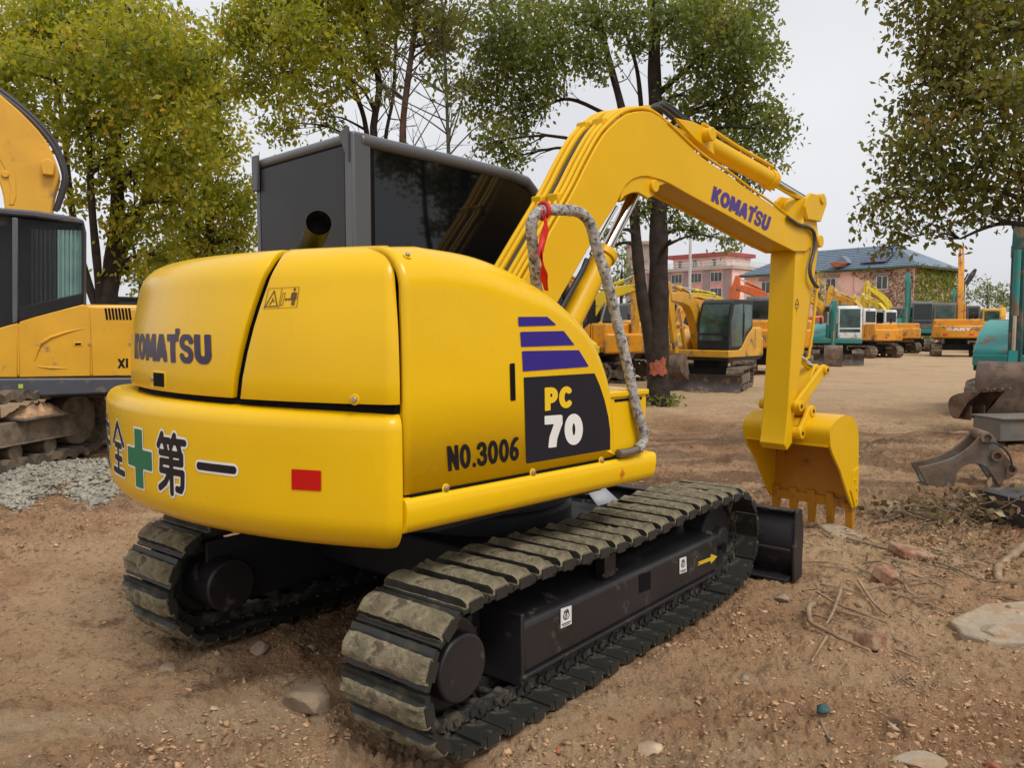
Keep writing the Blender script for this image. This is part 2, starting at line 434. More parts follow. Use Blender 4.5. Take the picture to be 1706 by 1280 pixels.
# -- right side panel with its falling nose
pp = [U.onY(u, v, -1.0) for u, v in [(720,413),(800,427),(860,450),(905,480),(940,515),(975,560),(995,600),(1010,650),(1016,700),(1018,757)]]
gam = [(-1.368, 1.950), (-1.30, 1.956), (-1.20, 1.964)] + [(p[0], p[2]) for p in pp]
gam = [(x, z+.012) if i > 2 else (x, z) for i, (x, z) in enumerate(gam)]
gam[-1] = (gam[-2][0]+.004, 1.03)
def smooth_poly(P, n):
    P = np.array(P, float); d = np.r_[0, np.cumsum(np.linalg.norm(P[1:]-P[:-1], axis=1))]; out = []
    for t in np.linspace(0, d[-1], n):     # Catmull-Rom through the points
        i = min(max(np.searchsorted(d, t)-1, 0), len(P)-2); u = (t-d[i])/(d[i+1]-d[i]+1e-9)
        p0, p1, p2, p3 = P[max(i-1,0)], P[i], P[i+1], P[min(i+2,len(P)-1)]
        out.append(tuple(.5*((2*p1)+(-p0+p2)*u+(2*p0-5*p1+4*p2-p3)*u*u+(-p0+3*p1-3*p2+p3)*u**3)))
    return out
GA = smooth_poly(gam, 44)
def side_panel():
    m = MB(); r = .17; n = len(GA); rows = []
    nr = []
    for i in range(n):
        a = np.array(GA[max(i-1,0)]); b = np.array(GA[min(i+1,n-1)]); d = (b-a)/np.linalg.norm(b-a); nr.append(np.array([d[1], -d[0]]) if a[0] > -1.15 else np.array([0, -1.]))
    for k in range(13):
        ph = R(90*k/12); row = []
        for i in range(n):
            r = .17 - .11*float(smoothstep(-.75, -.25, GA[i][0])); g = np.array(GA[i]) + nr[i]*r*(1-math.sin(ph))
            z = g[1]
            row.append((max(g[0], -1.368), -1.05 + r*(1-math.cos(ph)), max(z, 1.03)))
        rows.append(row)
    rows.append([(GA[i][0], -.56, max(GA[i][1], 1.03)) for i in range(n)])
    m.grid(rows)
    # flat face split into strips down to the bottom edge
    inner = rows[0]; bot = [(p[0], -1.05, 1.03) for p in inner]
    seq = [inner] + [[(p[0], -1.05, p[2]*(1-q)+1.03*q) for p in inner] for q in (.5, 1)]
    m.grid([list(reversed(s)) for s in seq])
    return m
spm = side_panel()
side = spm.build('side_panel', m_yel, EX, solid=.025, recalc=True, ang=50, merge=.0004)
sp_t = bvh(spm)
MB().prism([(-1.30, 1.0), (-.16, 1.0), (-.16, 1.36), (-.30, 1.46), (-.55, 1.68), (-.8, 1.78), (-1.30, 1.82)], -1.0, -.58).build('engine_bay', m_gap, EX)
def side_to3(x, z, off=.0025):
    h = sp_t.ray_cast(Vector((x, -1.6, z)), Vector((0, 1, 0)))
    y = h[0].y if h[0] is not None else -1.05
    return (x, y-off, z)
def sp(u, v): p = U.onY(u, v, -1.05); return (p[0], p[2])
# -- lower skirt, front box, floor
skirt = [(-.95, 1.018), (-1.048, 1.018), (-1.062, 1.012), (-1.070, .998), (-1.073, .97), (-1.071, .925), (-1.062, .898), (-1.040, .883), (-.95, .878)]
sk = MB(); sk.prismx(skirt, -1.375, .19)
def cutfront(p): return (p[0] + (.02*(p[2]-.88)/.14 if p[0] > 0 else 0), p[1], p[2])
sk.xf(cutfront).build('lower_skirt', m_yel, EX, bevel=.005, ang=60)
fb = MB(); fb.box(-.17, .165, -1.035, -.62, 1.022, 1.325); fb.build('tool_box', m_yel, EX, bevel=.012)
MB().box(-.17, .172, -1.045, -.61, 1.312, 1.34).build('step_plate', m_yel, EX, bevel=.006)
MB().box(-.10, .12, -1.0375, -1.03, 1.290, 1.303).build('tool_box_seam', m_gap, EX)
# deck, belly and slew ring
dk = MB(); dk.box(-1.30, .10, -.98, 1.12, .90, 1.03); dk.box(.10, .72, .0, .95, .90, 1.03); dk.box(.45, .74, .0, .93, 1.0, 1.25)
dk.build('upper_deck', m_dark, EX, bevel=.01)
be = MB(); be.prismz([(-1.05, -.85), (-1.45, -.6), (-1.62, .1), (-1.5, .9), (-1.0, 1.0), (.7, .9), (.7, .1), (.1, -.8)], .80, .90)
be.build('belly_plate', m_dark, EX)
tb = MB(); p = U.onX(375, 888, -1.62); tb.box(-1.62, -1.3, p[1]-.10, p[1]+.05, .775, .80); tb.build('tow_bracket', m_yel, EX, bevel=.006)
MB().tube([(0,0,.60),(0,0,.82)], .48, 40).build('slew_ring', m_dark, EX)
# dark fill between the side panel and the boom
MB().box(-.92, -.34, -.56, -.52, 1.0, 1.66).build('firewall', m_dark, EX)

# -- cab
cabp = [(-.90, 1.25), (-.90, 2.57), (-.86, 2.60), (.18, 2.565), (.34, 2.52), (.46, 2.42), (.58, 2.20), (.70, 1.80), (.74, 1.25)]
def inset(P, d):
    n = len(P); out = []; A = sum(P[i][0]*P[(i+1)%n][1]-P[(i+1)%n][0]*P[i][1] for i in range(n))
    for i in range(n):
        p0, p1, p2 = (np.array(P[(i+k) % n], float) for k in (-1, 0, 1))
        e1 = (p1-p0)/np.linalg.norm(p1-p0); e2 = (p2-p1)/np.linalg.norm(p2-p1); s = 1 if A > 0 else -1
        n1 = np.array([-e1[1], e1[0]])*s; n2 = np.array([-e2[1], e2[0]])*s
        out.append(tuple(p1 + (n1+n2)/(1+n1@n2)*d))
    return out
YR, YL = -.06, .93
core = MB(); core.prism(inset(cabp, .03), YR+.025, YL-.025); core.build('cab_shell', m_dark, EX)
cabfr = MB()
for y in (YR+.025, YL-.025):
    rr = smooth_poly(cabp[2:], 26)
    cabfr.tube([(x, y, z-.035) for x, z in rr], .036, 10)
cabfr.box(-.912, -.80, YR, YR+.075, 1.25, 2.60); cabfr.box(-.905, -.86, YL-.045, YL, 1.25, 2.585)
cabfr.tube([(-.875, YR+.01, 2.575), (-.875, YL-.01, 2.575)], .030, 10)
cabfr.box(-.80, .55, YR+.002, YR+.03, 1.25, 1.33)
cf = cabfr.build('cab_frame', m_cabpost, EX, bevel=.018, seg=3, ang=50)
roof = MB(); roof.prism([(-.89, 2.545), (-.89, 2.59), (.2, 2.557), (.34, 2.51), (.46, 2.41), (.44, 2.39), (.3, 2.48), (.15, 2.52)], YR+.04, YL-.04); roof.build('cab_roof', m_cabgrey, EX, bevel=.008)
gl = inset([(-.79, 1.34), (-.79, 2.545), (.17, 2.515), (.32, 2.47), (.43, 2.38), (.55, 2.17), (.66, 1.80), (.70, 1.34)], .012)
MB().prism(gl, YR+.008, YR+.02).build('cab_side_window', m_glass, EX, bevel=.003)
MB().prism(inset([(-.80, 1.33), (-.80, 2.555), (.17, 2.525), (.32, 2.48), (.44, 2.385), (.56, 2.17), (.67, 1.80), (.71, 1.33)], .0), YR+.012, YR+.016).build('window_seal', m_gap, EX)
MB().prism(gl, YL-.02, YL-.008).build('cab_door', m_glass, EX, bevel=.003)
MB().box(-.902, -.892, YR+.085, YL-.055, 1.3, 2.54).build('cab_rear_window', m_cabrear, EX, bevel=.003)
MB().box(-.899, -.889, YR+.07, YL-.04, 1.3, 2.55).build('window_seal', m_gap, EX)
fw = MB()
for a, b in zip([(.47,2.40),(.585,2.19)], [(.585,2.19),(.715,1.8)]):
    fw.add([(a[0],YR+.06,a[1]),(b[0],YR+.06,b[1]),(b[0],YL-.06,b[1]),(a[0],YL-.06,a[1])], [(0,1,2,3)])
fw.build('windscreen', m_glass, EX, solid=.01)
# corner bracket on the rear post
MB().prismx([(YR+.02, 2.45), (YR+.10, 2.60), (YR+.02, 2.62)], -.925, -.913).build('corner_bracket', m_cabgrey, EX)
MB().box(-.925, -.905, YL-.06, YL+.005, 2.42, 2.62).build('corner_bracket', m_cabgrey, EX, bevel=.006)
# exhaust
_q = U.onX(531, 371, -1.22); _b = U.onX(511, 416, -1.14)
ep = [tuple(_b - np.array([0,0,.12])), tuple(_b), tuple(_b*.62+_q*.38 + np.array([.015,0,.012])), tuple(_b*.25+_q*.75 + np.array([.012,0,.012])), tuple(_q)]
e = MB(); e.tube(ep, [.053,.053,.053,.054,.055], 24, caps=False); e.tube(ep[1:], [.047]*4, 24, caps=False)
e.build('exhaust_pipe', mat('exhaust_steel', (.016,.016,.017), .55, var=.3, spec=.25), EX, recalc=False)
d = np.array(ep[-2]) - np.array(ep[-1]); MB().tube([np.array(ep[-1])+d*1.0, np.array(ep[-1])+d*1.1], .0475, 24).build('exhaust_bore', m_gap, EX)

# -- boom
BY0, BY1, BYC = -.495, -.245, -.37
bpx_top = [(909.7,399),(955,319.5),(978.8,271.6),(1002.7,229),(1021,208),(1042.6,190.6),(1063.9,185),(1085,186.6),(1106,200),(1130,224),(1172,263),(1214,291),(1249,317),(1284,340),(1315,364),(1334,375)]
bpx_end = [(1348,383),(1357,394),(1356,408),(1343,419)]
bpx_bot = [(1324,419),(1284,399),(1237.5,373),(1191,347.5),(1144,322),(1110,303),(1085,295),(1073,293.5),(1057,297),(1042.6,309),(1034.6,323),(1026.6,340.7),(1010.7,364.6),(989,399),(968,436),(936,492)]
XZ = lambda P, y: [(lambda q: (q[0], q[2]))(U.onY(u, v, y)) for u, v in P]
bt, bend, bb = XZ(bpx_top, BY0), XZ(bpx_end, BY0), XZ(bpx_bot, BY0)
def ext(a, b, L): d = np.array(a)-np.array(b); return tuple(np.array(a) + d/np.linalg.norm(d)*L)
f_top = ext(bt[0], bt[1], .62); f_bot = ext(bb[-1], bb[-2], .60)
boom_out = [f_top] + smooth_poly(bt, 40) + bend + smooth_poly(bb, 40) + [f_bot]
bo = MB(); bo.prism(boom_out, BY0, BY0+.022); bo.prism(boom_out, BY1-.022, BY1)
boom = bo.build('boom', m_yelb, EX, bevel=.005, ang=30)
bi = MB(); bi.prism(inset(boom_out, .014), BY0+.022, BY1-.022); bi.build('boom_web', m_yelb, boom)
# cylinder bracket below the arch
br = XZ([(1028,336),(1036,327),(1047,322),(1057,321),(1066,326),(1074,331),(1082,328),(1088,318),(1094,310),(1110,304),(1090,292),(1050,292),(1030,320)], BYC-.09)
b2 = MB(); b2.prism(br, BYC-.115, BYC-.09); b2.prism(br, BYC+.09, BYC+.115); b2.build('cylinder_bracket', m_yelb, boom, bevel=.004)
pin = U.onY(1062, 314, BYC); MB().cyl((pin[0], BY0-.012, pin[2]), (pin[0], BY1+.012, pin[2]), .038, 20).build('pin', m_yelb, boom, bevel=.004)
# arm-cylinder lug on the back of the boom
lg = XZ([(1106,200),(1118,203),(1135,206),(1156,216),(1170,228),(1168,240),(1172,262),(1140,236)], BYC)
b3 = MB(); b3.prism(lg, BYC-.09, BYC-.06); b3.prism(lg, BYC+.06, BYC+.09); b3.build('cylinder_lug', m_yelb, boom, bevel=.004)
# boom cylinder
cA = U.onY(1003, 430, BYC); cB = pin; dv = (cA - cB); dv /= np.linalg.norm(dv)
foot = cA + dv*1.0
MB().cyl(foot, cA, .070, 24).build('boom_cylinder', m_yelb, EX, bevel=.008)
bc = MB(); bc.cyl(cA - dv*.0, cA - dv*.05, .082, 24); bc.build('cylinder_gland', m_yelb, EX, bevel=.006)
MB().cyl(cA, cB, .036, 20).build('cylinder_rod', m_chrome, EX)
hs_ = [U.onY(u, v, BYC-.10) for u, v in [(978,432),(972,448),(960,470),(945,497),(930,525)]]
MB().tube(hs_, .016, 10).build('grease_hose', m_hose, EX)
MB().tube([U.onY(u, v, BYC-.09) for u, v in [(984,424),(1002,390),(1014,368),(1028,344)]], .010, 8).build('steel_pipe', m_chrome, EX)
# arm cylinder
aA = np.array([1.60, BYC, 2.925]); aB = U.onY(1285, 300, BYC); aC = U.onY(1342, 334, BYC)
MB().cyl(aA, aB, .066, 24).build('arm_cylinder', m_yelb, EX, bevel=.008)
dd = (aB-aA)/np.linalg.norm(aB-aA)
MB().cyl(aB-dd*.07, aB+dd*.012, .078, 24).build('cylinder_gland', m_yelb, EX, bevel=.006)
MB().cyl(aB, aC, .034, 20).build('cylinder_rod', m_chrome, EX)
MB().cyl((aA[0], BYC-.15, aA[2]), (aA[0], BYC+.15, aA[2]), .045, 20).build('pin', m_yelb, EX, bevel=.005)
# hydraulic pipes along the back of the boom
topc = [f_top] + smooth_poly(bt[:10], 30)
def back_path(off, y, i0, i1):
    out = []
    for i in range(i0, i1):
        a = np.array(topc[max(i-1,0)]); b = np.array(topc[min(i+1,len(topc)-1)]); t = (b-a)/np.linalg.norm(b-a); nn = np.array([-t[1], t[0]])
        q = np.array(topc[i]) + nn*off; out.append((q[0], y, q[1]))
    return out
for y, rr_, off, e1, mm in ((-.475,.011,.020,29,m_yelb),(-.440,.015,.024,28,m_yelb),(-.395,.015,.024,28,m_yelb),(-.350,.009,.016,22,m_hose),(-.315,.016,.026,29,m_yelb),(-.272,.016,.030,27,m_yelb)):
    MB().tube(back_path(off, y, 0, e1), rr_, 10).build('hydraulic_pipe', mm, boom)
for i in (6, 17, 25):
    cl = MB(); q = back_path(.028, -.42, i, i+1)[0]; q2 = back_path(.028, -.29, i, i+1)[0]
    cl.box(q[0]-.02, q[0]+.02, -.46, -.375, q[2]-.03, q[2]+.03); cl.box(q2[0]-.02, q2[0]+.02, -.335, -.255, q2[2]-.03, q2[2]+.03)
    cl.build('pipe_clamp', m_yelb, boom, bevel=.008)
for y, px in ((-.43, [(1075,184),(1092,178),(1105,184),(1120,196),(1138,208),(1152,214)]), (-.37, [(1080,182),(1098,174),(1112,180),(1128,192),(1146,205),(1160,214)]), (-.31, [(1086,181),(1104,172),(1120,180),(1136,193),(1154,206),(1166,216)])):
    MB().tube([tuple(q) for q in smooth_poly([U.onY(u, v, y) for u, v in px], 20)], .016, 10).build('hydraulic_hose', m_hose, boom)
for y, o in ((-.41, .080), (-.33, .083)):
    MB().tube([aA + dd*.05 + np.array([0, y-BYC, o+.02]), aA + dd*.5 + np.array([0, y-BYC, o]), aB - dd*.06 + np.array([0, y-BYC, o])], .014, 10).build('hydraulic_pipe', m_yelb, EX)
for i in (7, ):
    MB().tube([tuple(q) for q in smooth_poly([U.onY(u, v, BY0-.002) for u, v in [(1112,203),(1170,256),(1214,286),(1250,313),(1285,337),(1316,362)]], 24)], .009, 8).build('hydraulic_pipe', m_yelb, boom)
hz = [U.onY(u, v, BY0-.02) for u, v in [(1312,362),(1330,374),(1345,378),(1355,386),(1358,402),(1355,422),(1350,442),(1350,458),(1356,472),(1362,478)]]
MB().tube([tuple(q) for q in smooth_poly(hz, 40)], .015, 10).build('hydraulic_hose', mat('grey_hose', (.06,.055,.045), .5, var=.2), EX)
pe = U.onY(1341, 404, BYC); MB().cyl((pe[0], BY0-.015, pe[2]), (pe[0], BY1+.015, pe[2]), .05, 24).build('pin', m_yelb, EX, bevel=.006)

# -- arm, bucket linkage, bucket
AY0, AY1 = BYC-.108, BYC+.108
arm_px = [(1371,330),(1372,340),(1361,366),(1364,394),(1363,420),(1357,436),(1352,460),(1351,480),(1349,507),(1341,566),(1336,600),(1329,645),(1323,700),(1320,738),(1312,747),(1304,742),(1303,730),(1313,685),(1320,566),(1326,424),(1330,395),(1338,365),(1348,332),(1357,325)]
arm_xz = XZ(arm_px, AY0)
arm_xz[15] = (arm_xz[17][0]-.05, arm_xz[15][1]); arm_xz[14] = (arm_xz[15][0]+.05, arm_xz[14][1]-.02); arm_xz[16] = (arm_xz[17][0]-.03, arm_xz[16][1])
am = MB(); am.prism(arm_xz, AY0, AY1); arm = am.build('arm', m_yelb, EX, bevel=.007, ang=30)
fk = XZ([(1338,330),(1346,322),(1371,329),(1372,341),(1362,370),(1340,366),(1336,345)], AY0)
f2 = MB(); f2.prism(fk, AY0-.03, AY0-.001); f2.prism(fk, AY1+.001, AY1+.03); f2.build('arm_lug', m_yelb, arm, bevel=.006)
MB().cyl((aC[0], AY0-.045, aC[2]), (aC[0], AY1+.045, aC[2]), .04, 20).build('pin', m_yelb, arm, bevel=.005)
ax0 = np.mean([arm_xz[12], arm_xz[16]], axis=0)
# bucket cylinder on the front of the arm
k1 = np.array([3.42, BYC, 2.30]); k2 = np.array([3.20, BYC, 1.42]); lp = U.onY(1355, 616, BYC-.05)
MB().cyl(k1, k2, .058, 22).build('bucket_cylinder', m_yelb, EX, bevel=.006)
MB().cyl(k2, lp, .03, 18).build('cylinder_rod', m_chrome, EX)
MB().tube([(3.33, BYC-.11, 2.05), (3.24, BYC-.115, 1.6), (3.19, BYC-.11, 1.40), (3.15, BYC-.10, 1.38)], .012, 8).build('hydraulic_pipe', m_yelb, EX)
b_hinge = np.array([2.985, .80]); b_link = np.array([3.17, .965])
def plate(m, pts, r, y0, y1):            # rounded link plate between two pins
    a, b = np.array(pts[0]), np.array(pts[1]); d = (b-a)/np.linalg.norm(b-a); n_ = np.array([-d[1], d[0]]); P = []
    for i in range(9): q = R(90+180*i/8); P.append(tuple(a + r*(math.cos(q)*d + math.sin(q)*n_)))
    for i in range(9): q = R(-90+180*i/8); P.append(tuple(b + r*(math.cos(q)*d + math.sin(q)*n_)))
    m.prism(P, y0, y1)
arm_pin = np.array([2.95, 1.02]); lpx = np.array([lp[0], lp[2]])
lk = MB()
for y0 in (BYC-.150, BYC+.118):
    plate(lk, (arm_pin, lpx), .048, y0, y0+.032)
lk.build('bucket_link', m_yelb, EX, bevel=.006)
l2 = MB(); plate(l2, (lpx, b_link), .05, BYC-.085, BYC+.085); l2.build('bucket_link', m_yelb, EX, bevel=.008)
m_dbolt = mat('dark_bolt', (.06,.035,.012), .5)
for (x, z), r_ in ((arm_pin, .042), (lpx, .036), (b_link, .045), (b_hinge, .048)):
    pn = MB().cyl((x, BYC-.175, z), (x, BYC+.175, z), r_, 20).build('pin', m_yelb, EX, bevel=.005)
    MB().cyl((x, BYC-.180, z), (x, BYC+.180, z), .016, 14).build('pin_bolt', m_dbolt, pn)
KY0, KY1 = BYC-.375, BYC+.375
out_p = smooth_poly([(3.045,.715),(3.035,.85),(3.19,.92),(3.35,.935),(3.50,.89),(3.585,.78),(3.61,.62),(3.61,.45),(3.60,.30),(3.585,.15)], 46)
in_p = [(x, z) for x, z in out_p]
sdp = out_p + [(3.53,.135),(3.42,.26),(3.25,.49),(3.10,.64)]
bk = MB(); bk.prism(sdp, KY0, KY0+.018); bk.prism(sdp, KY1-.018, KY1)
# shell plate between the sides, 16 mm thick
pts = np.array(out_p); tng = np.gradient(pts, axis=0); tng /= np.linalg.norm(tng, axis=1)[:, None]; nrm = np.c_[tng[:,1], -tng[:,0]]
inn = pts + nrm*.016
bk.grid([[(p[0], KY0+.018, p[1]) for p in pts], [(p[0], KY1-.018, p[1]) for p in pts]])
bk.grid([[(p[0], KY1-.018, p[1]) for p in inn], [(p[0], KY0+.018, p[1]) for p in inn]], 1)
for e_ in (0, -1):
    a, b = pts[e_], inn[e_]
    bk.add([(a[0],KY0+.018,a[1]),(a[0],KY1-.018,a[1]),(b[0],KY1-.018,b[1]),(b[0],KY0+.018,b[1])], [(0,1,2,3)])
# box band across the mouth
bk.box(3.035, 3.30, KY0+.02, KY1-.02, .700, .716)
bucket = bk.build('bucket', [m_yelb, m_bucketin], EX, recalc=False, ang=40)
le = MB(); le.box(3.55, 3.61, KY0+.006, KY1-.006, .12, .20)
le.build('cutting_edge', m_bucketin, bucket, bevel=.008)
for i in range(5):
    y = KY0 + .045 + i*(KY1-KY0-.09)/4
    tt = MB(); tt.add([(3.535,y-.036,.235),(3.622,y-.036,.235),(3.622,y+.036,.235),(3.535,y+.036,.235),(3.565,y-.030,-.05),(3.59,y-.030,-.05),(3.59,y+.030,-.05),(3.565,y+.030,-.05)],
        [(0,1,2,3),(7,6,5,4),(0,4,5,1),(1,5,6,2),(2,6,7,3),(3,7,4,0)])
    tt.build('tooth', m_bucketin, bucket, bevel=.006)
for y in (KY0-.012, KY1):
    sc = MB(); sc.prism([(3.50,.46),(3.60,.48),(3.60,.16),(3.55,.14),(3.45,.30)], y, y+.012)
    for q in ((3.52,.38),(3.56,.30),(3.56,.21)): sc.cyl((q[0], y-.008, q[1]), (q[0], y+.02, q[1]), .014, 8)
    sc.build('side_cutter', m_yelb, bucket, bevel=.002)
er = MB()
for y in (BYC-.165, BYC+.133):
    er.prism([(2.955,.755),(2.94,.80),(2.95,.84),(2.99,.86),(3.06,.93),(3.12,1.0),(3.17,1.015),(3.215,.995),(3.24,.93),(3.15,.88),(3.06,.74),(3.01,.75)], y, y+.032)
er.build('bucket_ear', m_yelb, bucket, bevel=.006)

# -- handrail and ribbon
hr = [U.onY(u, v, y) for u, v, y in [(897,498,-.90),(893,470,-.93),(889,420,-.97),(885,385,-.99),(888,366,-1.0),(897,354,-1.0),(912,350,-1.0),(940,350,-1.0),(960,352,-1.0),(975,361,-1.0),(985,378,-1.0),(993,410,-1.0),(1012,470,-1.01),(1030,545,-1.02),(1047,618,-1.04),(1060,680,-1.06),(1070,712,-1.07),(1072,732,-1.07),(1065,746,-1.07),(1050,753,-1.07),(1030,756,-1.065)]]
hm_ = MB(); hp = smooth_poly(hr, 120)
hm_.tube(hp[:112], [.0255 + .0010*math.sin(i*2.3) + .0007*math.sin(i*5.1) for i in range(112)], 14); hand = hm_.build('handrail', m_wrap, EX)
MB().tube(hp[109:], .021, 12).build('rail_end', mat('rail_steel', (.25,.22,.18), .35, metal=.7, var=.2), hand)
# -- marks on the bodywork
kf, KW = text_sdf("KOMAT'SU", .135)
def quad_text(name, f, W, corners, to3, m, parent, cell=.035, pad=.25):
    q = bilin(corners)
    return mark(name, f, (-.05, W+.05, -.05, 1+pad), cell, lambda X, Y: to3(*q(X/W, Y)), m, parent)
# rear door lettering: chart corners from visible points, stretched past the edge of view
def chl(u, v): return np.array(ch(l_chart, ld_t, u, v))
tl, bl_, tr, br_ = chl(240, 560), chl(240, 603), chl(352, 553), chl(345, 604)
zt, zb = (tl[1]+tr[1])/2, (bl_[1]+br_[1])/2; s1 = tr[0]; s0 = s1 + (tl[0]-tr[0])*1.30
quad_text('lettering', kf, KW, [(s0, zb), (s1-.02, zb), (s1, zt), (s0+.02, zt)], l_to3, m_logo, left_door)
# door handle pocket
hp0 = chl(265, 641) + np.array([0, .022])
hb = MB(); P0 = np.array(l_to3(hp0[0], hp0[1], 0)); ang = hp0[0]/RR; tv = np.array([math.sin(ang), math.cos(ang), 0])*-1; nv = np.array([-math.cos(ang), math.sin(ang), 0])
hb.obox(P0+nv*.001, tv*.080, nv*.004, np.array([0,0,.038])); hb.build('handle_plate', m_yel, left_door, bevel=.003)
hb = MB(); hb.obox(P0+nv*.003-tv*-.012, tv*.052, nv*.006, np.array([0,0,.030])); hb.build('door_handle', m_gap, left_door, bevel=.003)
MB().cyl(P0-tv*.062+nv*.0, P0-tv*.062+nv*.010, .012, 14).build('lock', m_bolt, left_door)
# warning label and bolt on the middle door
def chm(u, v): return np.array(ch(m_chart, md_t, u, v))
wq = bilin([chm(439,516), chm(496,513), chm(500,477), chm(447,480)])
def warn(X, Y):
    fr = np.abs(sd_box(X, Y, .02, .98, .03, .97)) - .008
    fr = np.minimum(fr, np.maximum(np.abs(X-.46)-.008, sd_box(X, Y, 0, 1, .03, .97)))
    tri = np.abs(sd_poly(X*1.5, Y, [(.06,.13),(.62,.13),(.34,.85)])) - .022
    fr = np.minimum(fr, tri); fr = np.minimum(fr, sd_lines(X*1.5, Y, [[(.24,.22),(.36,.42),(.44,.34)],[(.34,.5),(.36,.42)]], .022))
    man = sd_lines(X*1.5, Y, [[(1.29,.86),(1.29,.87)]], .06); man = np.minimum(man, sd_lines(X*1.5, Y, [[(1.21,.70),(1.37,.70)],[(1.24,.68),(1.25,.16)],[(1.34,.68),(1.33,.16)],[(1.29,.7),(1.29,.4)],[(1.2,.68),(1.19,.42)],[(1.38,.68),(1.39,.42)]], .032))
    ar = sd_lines(X*1.5, Y, [[(.96,.42),(1.12,.42)]], .022); ar = np.minimum(ar, np.minimum(sd_poly(X*1.5, Y, [(.89,.42),(.98,.34),(.98,.5)]), sd_poly(X*1.5, Y, [(1.17,.42),(1.09,.34),(1.09,.5)])))
    bx = np.abs(sd_poly(X*1.5, Y, [(.74,.15),(.84,.15),(.88,.72),(.78,.72)])) - .012
    return np.minimum(np.minimum(fr, man), np.minimum(ar, bx))
mark('warning_label', warn, (0, 1, 0, 1), .011, lambda X, Y: m_to3(*wq(X, Y)), mat('brown_print', (.10, .045, .006), .5), mid_door)
def bolt_at(P, nv, parent, r=.016):
    P = np.array(P); nv = np.array(nv)
    m = MB(); m.cyl(P, P+nv*.004, r*1.7, 18); m.build('washer', m_yel, parent, bevel=.002)
    MB().cyl(P+nv*.004, P+nv*.014, r, 6).build('bolt', m_bolt, parent, bevel=.002)
c = chm(591, 666); a_ = c[0]/RR; bolt_at(m_to3(c[0], c[1], 0), (-math.cos(a_), math.sin(a_), 0), mid_door, .0125)
# safety slogan on the counterweight
def chc(u, v): return np.array(ch(c_chart, cw_t, u, v))
CJ = {
 'an': [[(.5,1.0),(.5,.9)],[(.1,.70),(.12,.85),(.88,.85),(.9,.70)],[(.06,.5),(.94,.5)],[(.42,.72),(.28,.30),(.84,.02)],[(.70,.5),(.58,.24),(.12,.02)]],
 'quan': [[(.5,.99),(.08,.60)],[(.5,.99),(.92,.60)],[(.26,.56),(.74,.56)],[(.24,.31),(.76,.31)],[(.08,.05),(.92,.05)],[(.5,.55),(.5,.05)]],
 'di': [[(.20,.98),(.05,.78)],[(.14,.88),(.46,.88)],[(.27,.86),(.33,.74)],[(.63,.98),(.5,.78)],[(.58,.88),(.95,.88)],[(.72,.86),(.79,.74)],
        [(.12,.66),(.84,.66),(.84,.52)],[(.14,.51),(.84,.51)],[(.15,.51),(.12,.35)],[(.12,.35),(.87,.35),(.85,.12),(.80,.05),(.68,.06)],[(.5,.68),(.5,-.02)],[(.45,.34),(.28,.14),(.07,.03)]],
 'yi': [[(.07,.5),(.93,.5)]]}
cyi = chc(360, 780); cdi = chc(286, 771); zt = chc(286, 724)[1]; zb = chc(290, 820)[1]; hgt = zt - zb; pit = (cdi[0]-cyi[0])
ccr = chc(232, 764)
wid = (chc(262, 770)[0]-chc(310, 772)[0])
pos = [('di', cdi[0], wid, .06), ('yi', cyi[0], (chc(326,778)[0]-chc(392,783)[0]), .066), ('quan', 2*ccr[0]-cdi[0], wid, .06), ('an', 3*ccr[0]-2*cdi[0]+.02, wid, .06)]
zm = (zt+zb)/2
for gname, sc, wd, hw in pos:
    z0 = zm - hgt/2 + (cyi[1]-zm if gname == 'yi' else 0)
    asp = wd/hgt
    def fg(X, Y, g=gname, grow=0.0, hw=hw, asp=asp): return sd_lines(X*asp, Y, [[(a*asp, b) for a, b in L] for L in CJ[g]], hw + grow)
    for nm, grow, off, mm in (('lettering_outline', .040, .0018, m_whitev), ('lettering', 0, .0030, m_blackv)):
        mark(nm, lambda X, Y, g=grow: fg(X, Y, grow=g), (-.22, 1.22, -.2, 1.2), .022, lambda X, Y, off=off: c_to3(sc + wd*(.5-X), z0 + hgt*Y, off), mm, counterweight)
def cross(X, Y, g=0.0): return np.minimum(sd_box(X, Y, .34-g, .66+g, 0-g, 1+g), sd_box(X, Y, 0-g, 1+g, .34-g, .66+g))
chh = (chc(232,714)[1]-chc(236,812)[1])
cw_w = chc(213,760)[0]-chc(252,765)[0]
for nm, g, off, mm in (('lettering_outline', .035, .0018, m_whitev), ('green_cross', 0, .0030, m_green)):
    mark(nm, lambda X, Y, g=g: cross(X, Y, g), (-.1, 1.1, -.1, 1.1), .03, lambda X, Y, off=off: c_to3(ccr[0] + cw_w*(.5-X), ccr[1]+chh*(Y-.5), off), mm, counterweight)
rq = bilin([chc(486,816), chc(536,819), chc(536,784), chc(486,781)])
mark('reflector', lambda X, Y: sd_box(X, Y*.7, .06, .94, .06, .64)-.05, (0, 1, 0, 1), .03, lambda X, Y: c_to3(*rq(X, Y), .003), m_red, counterweight)
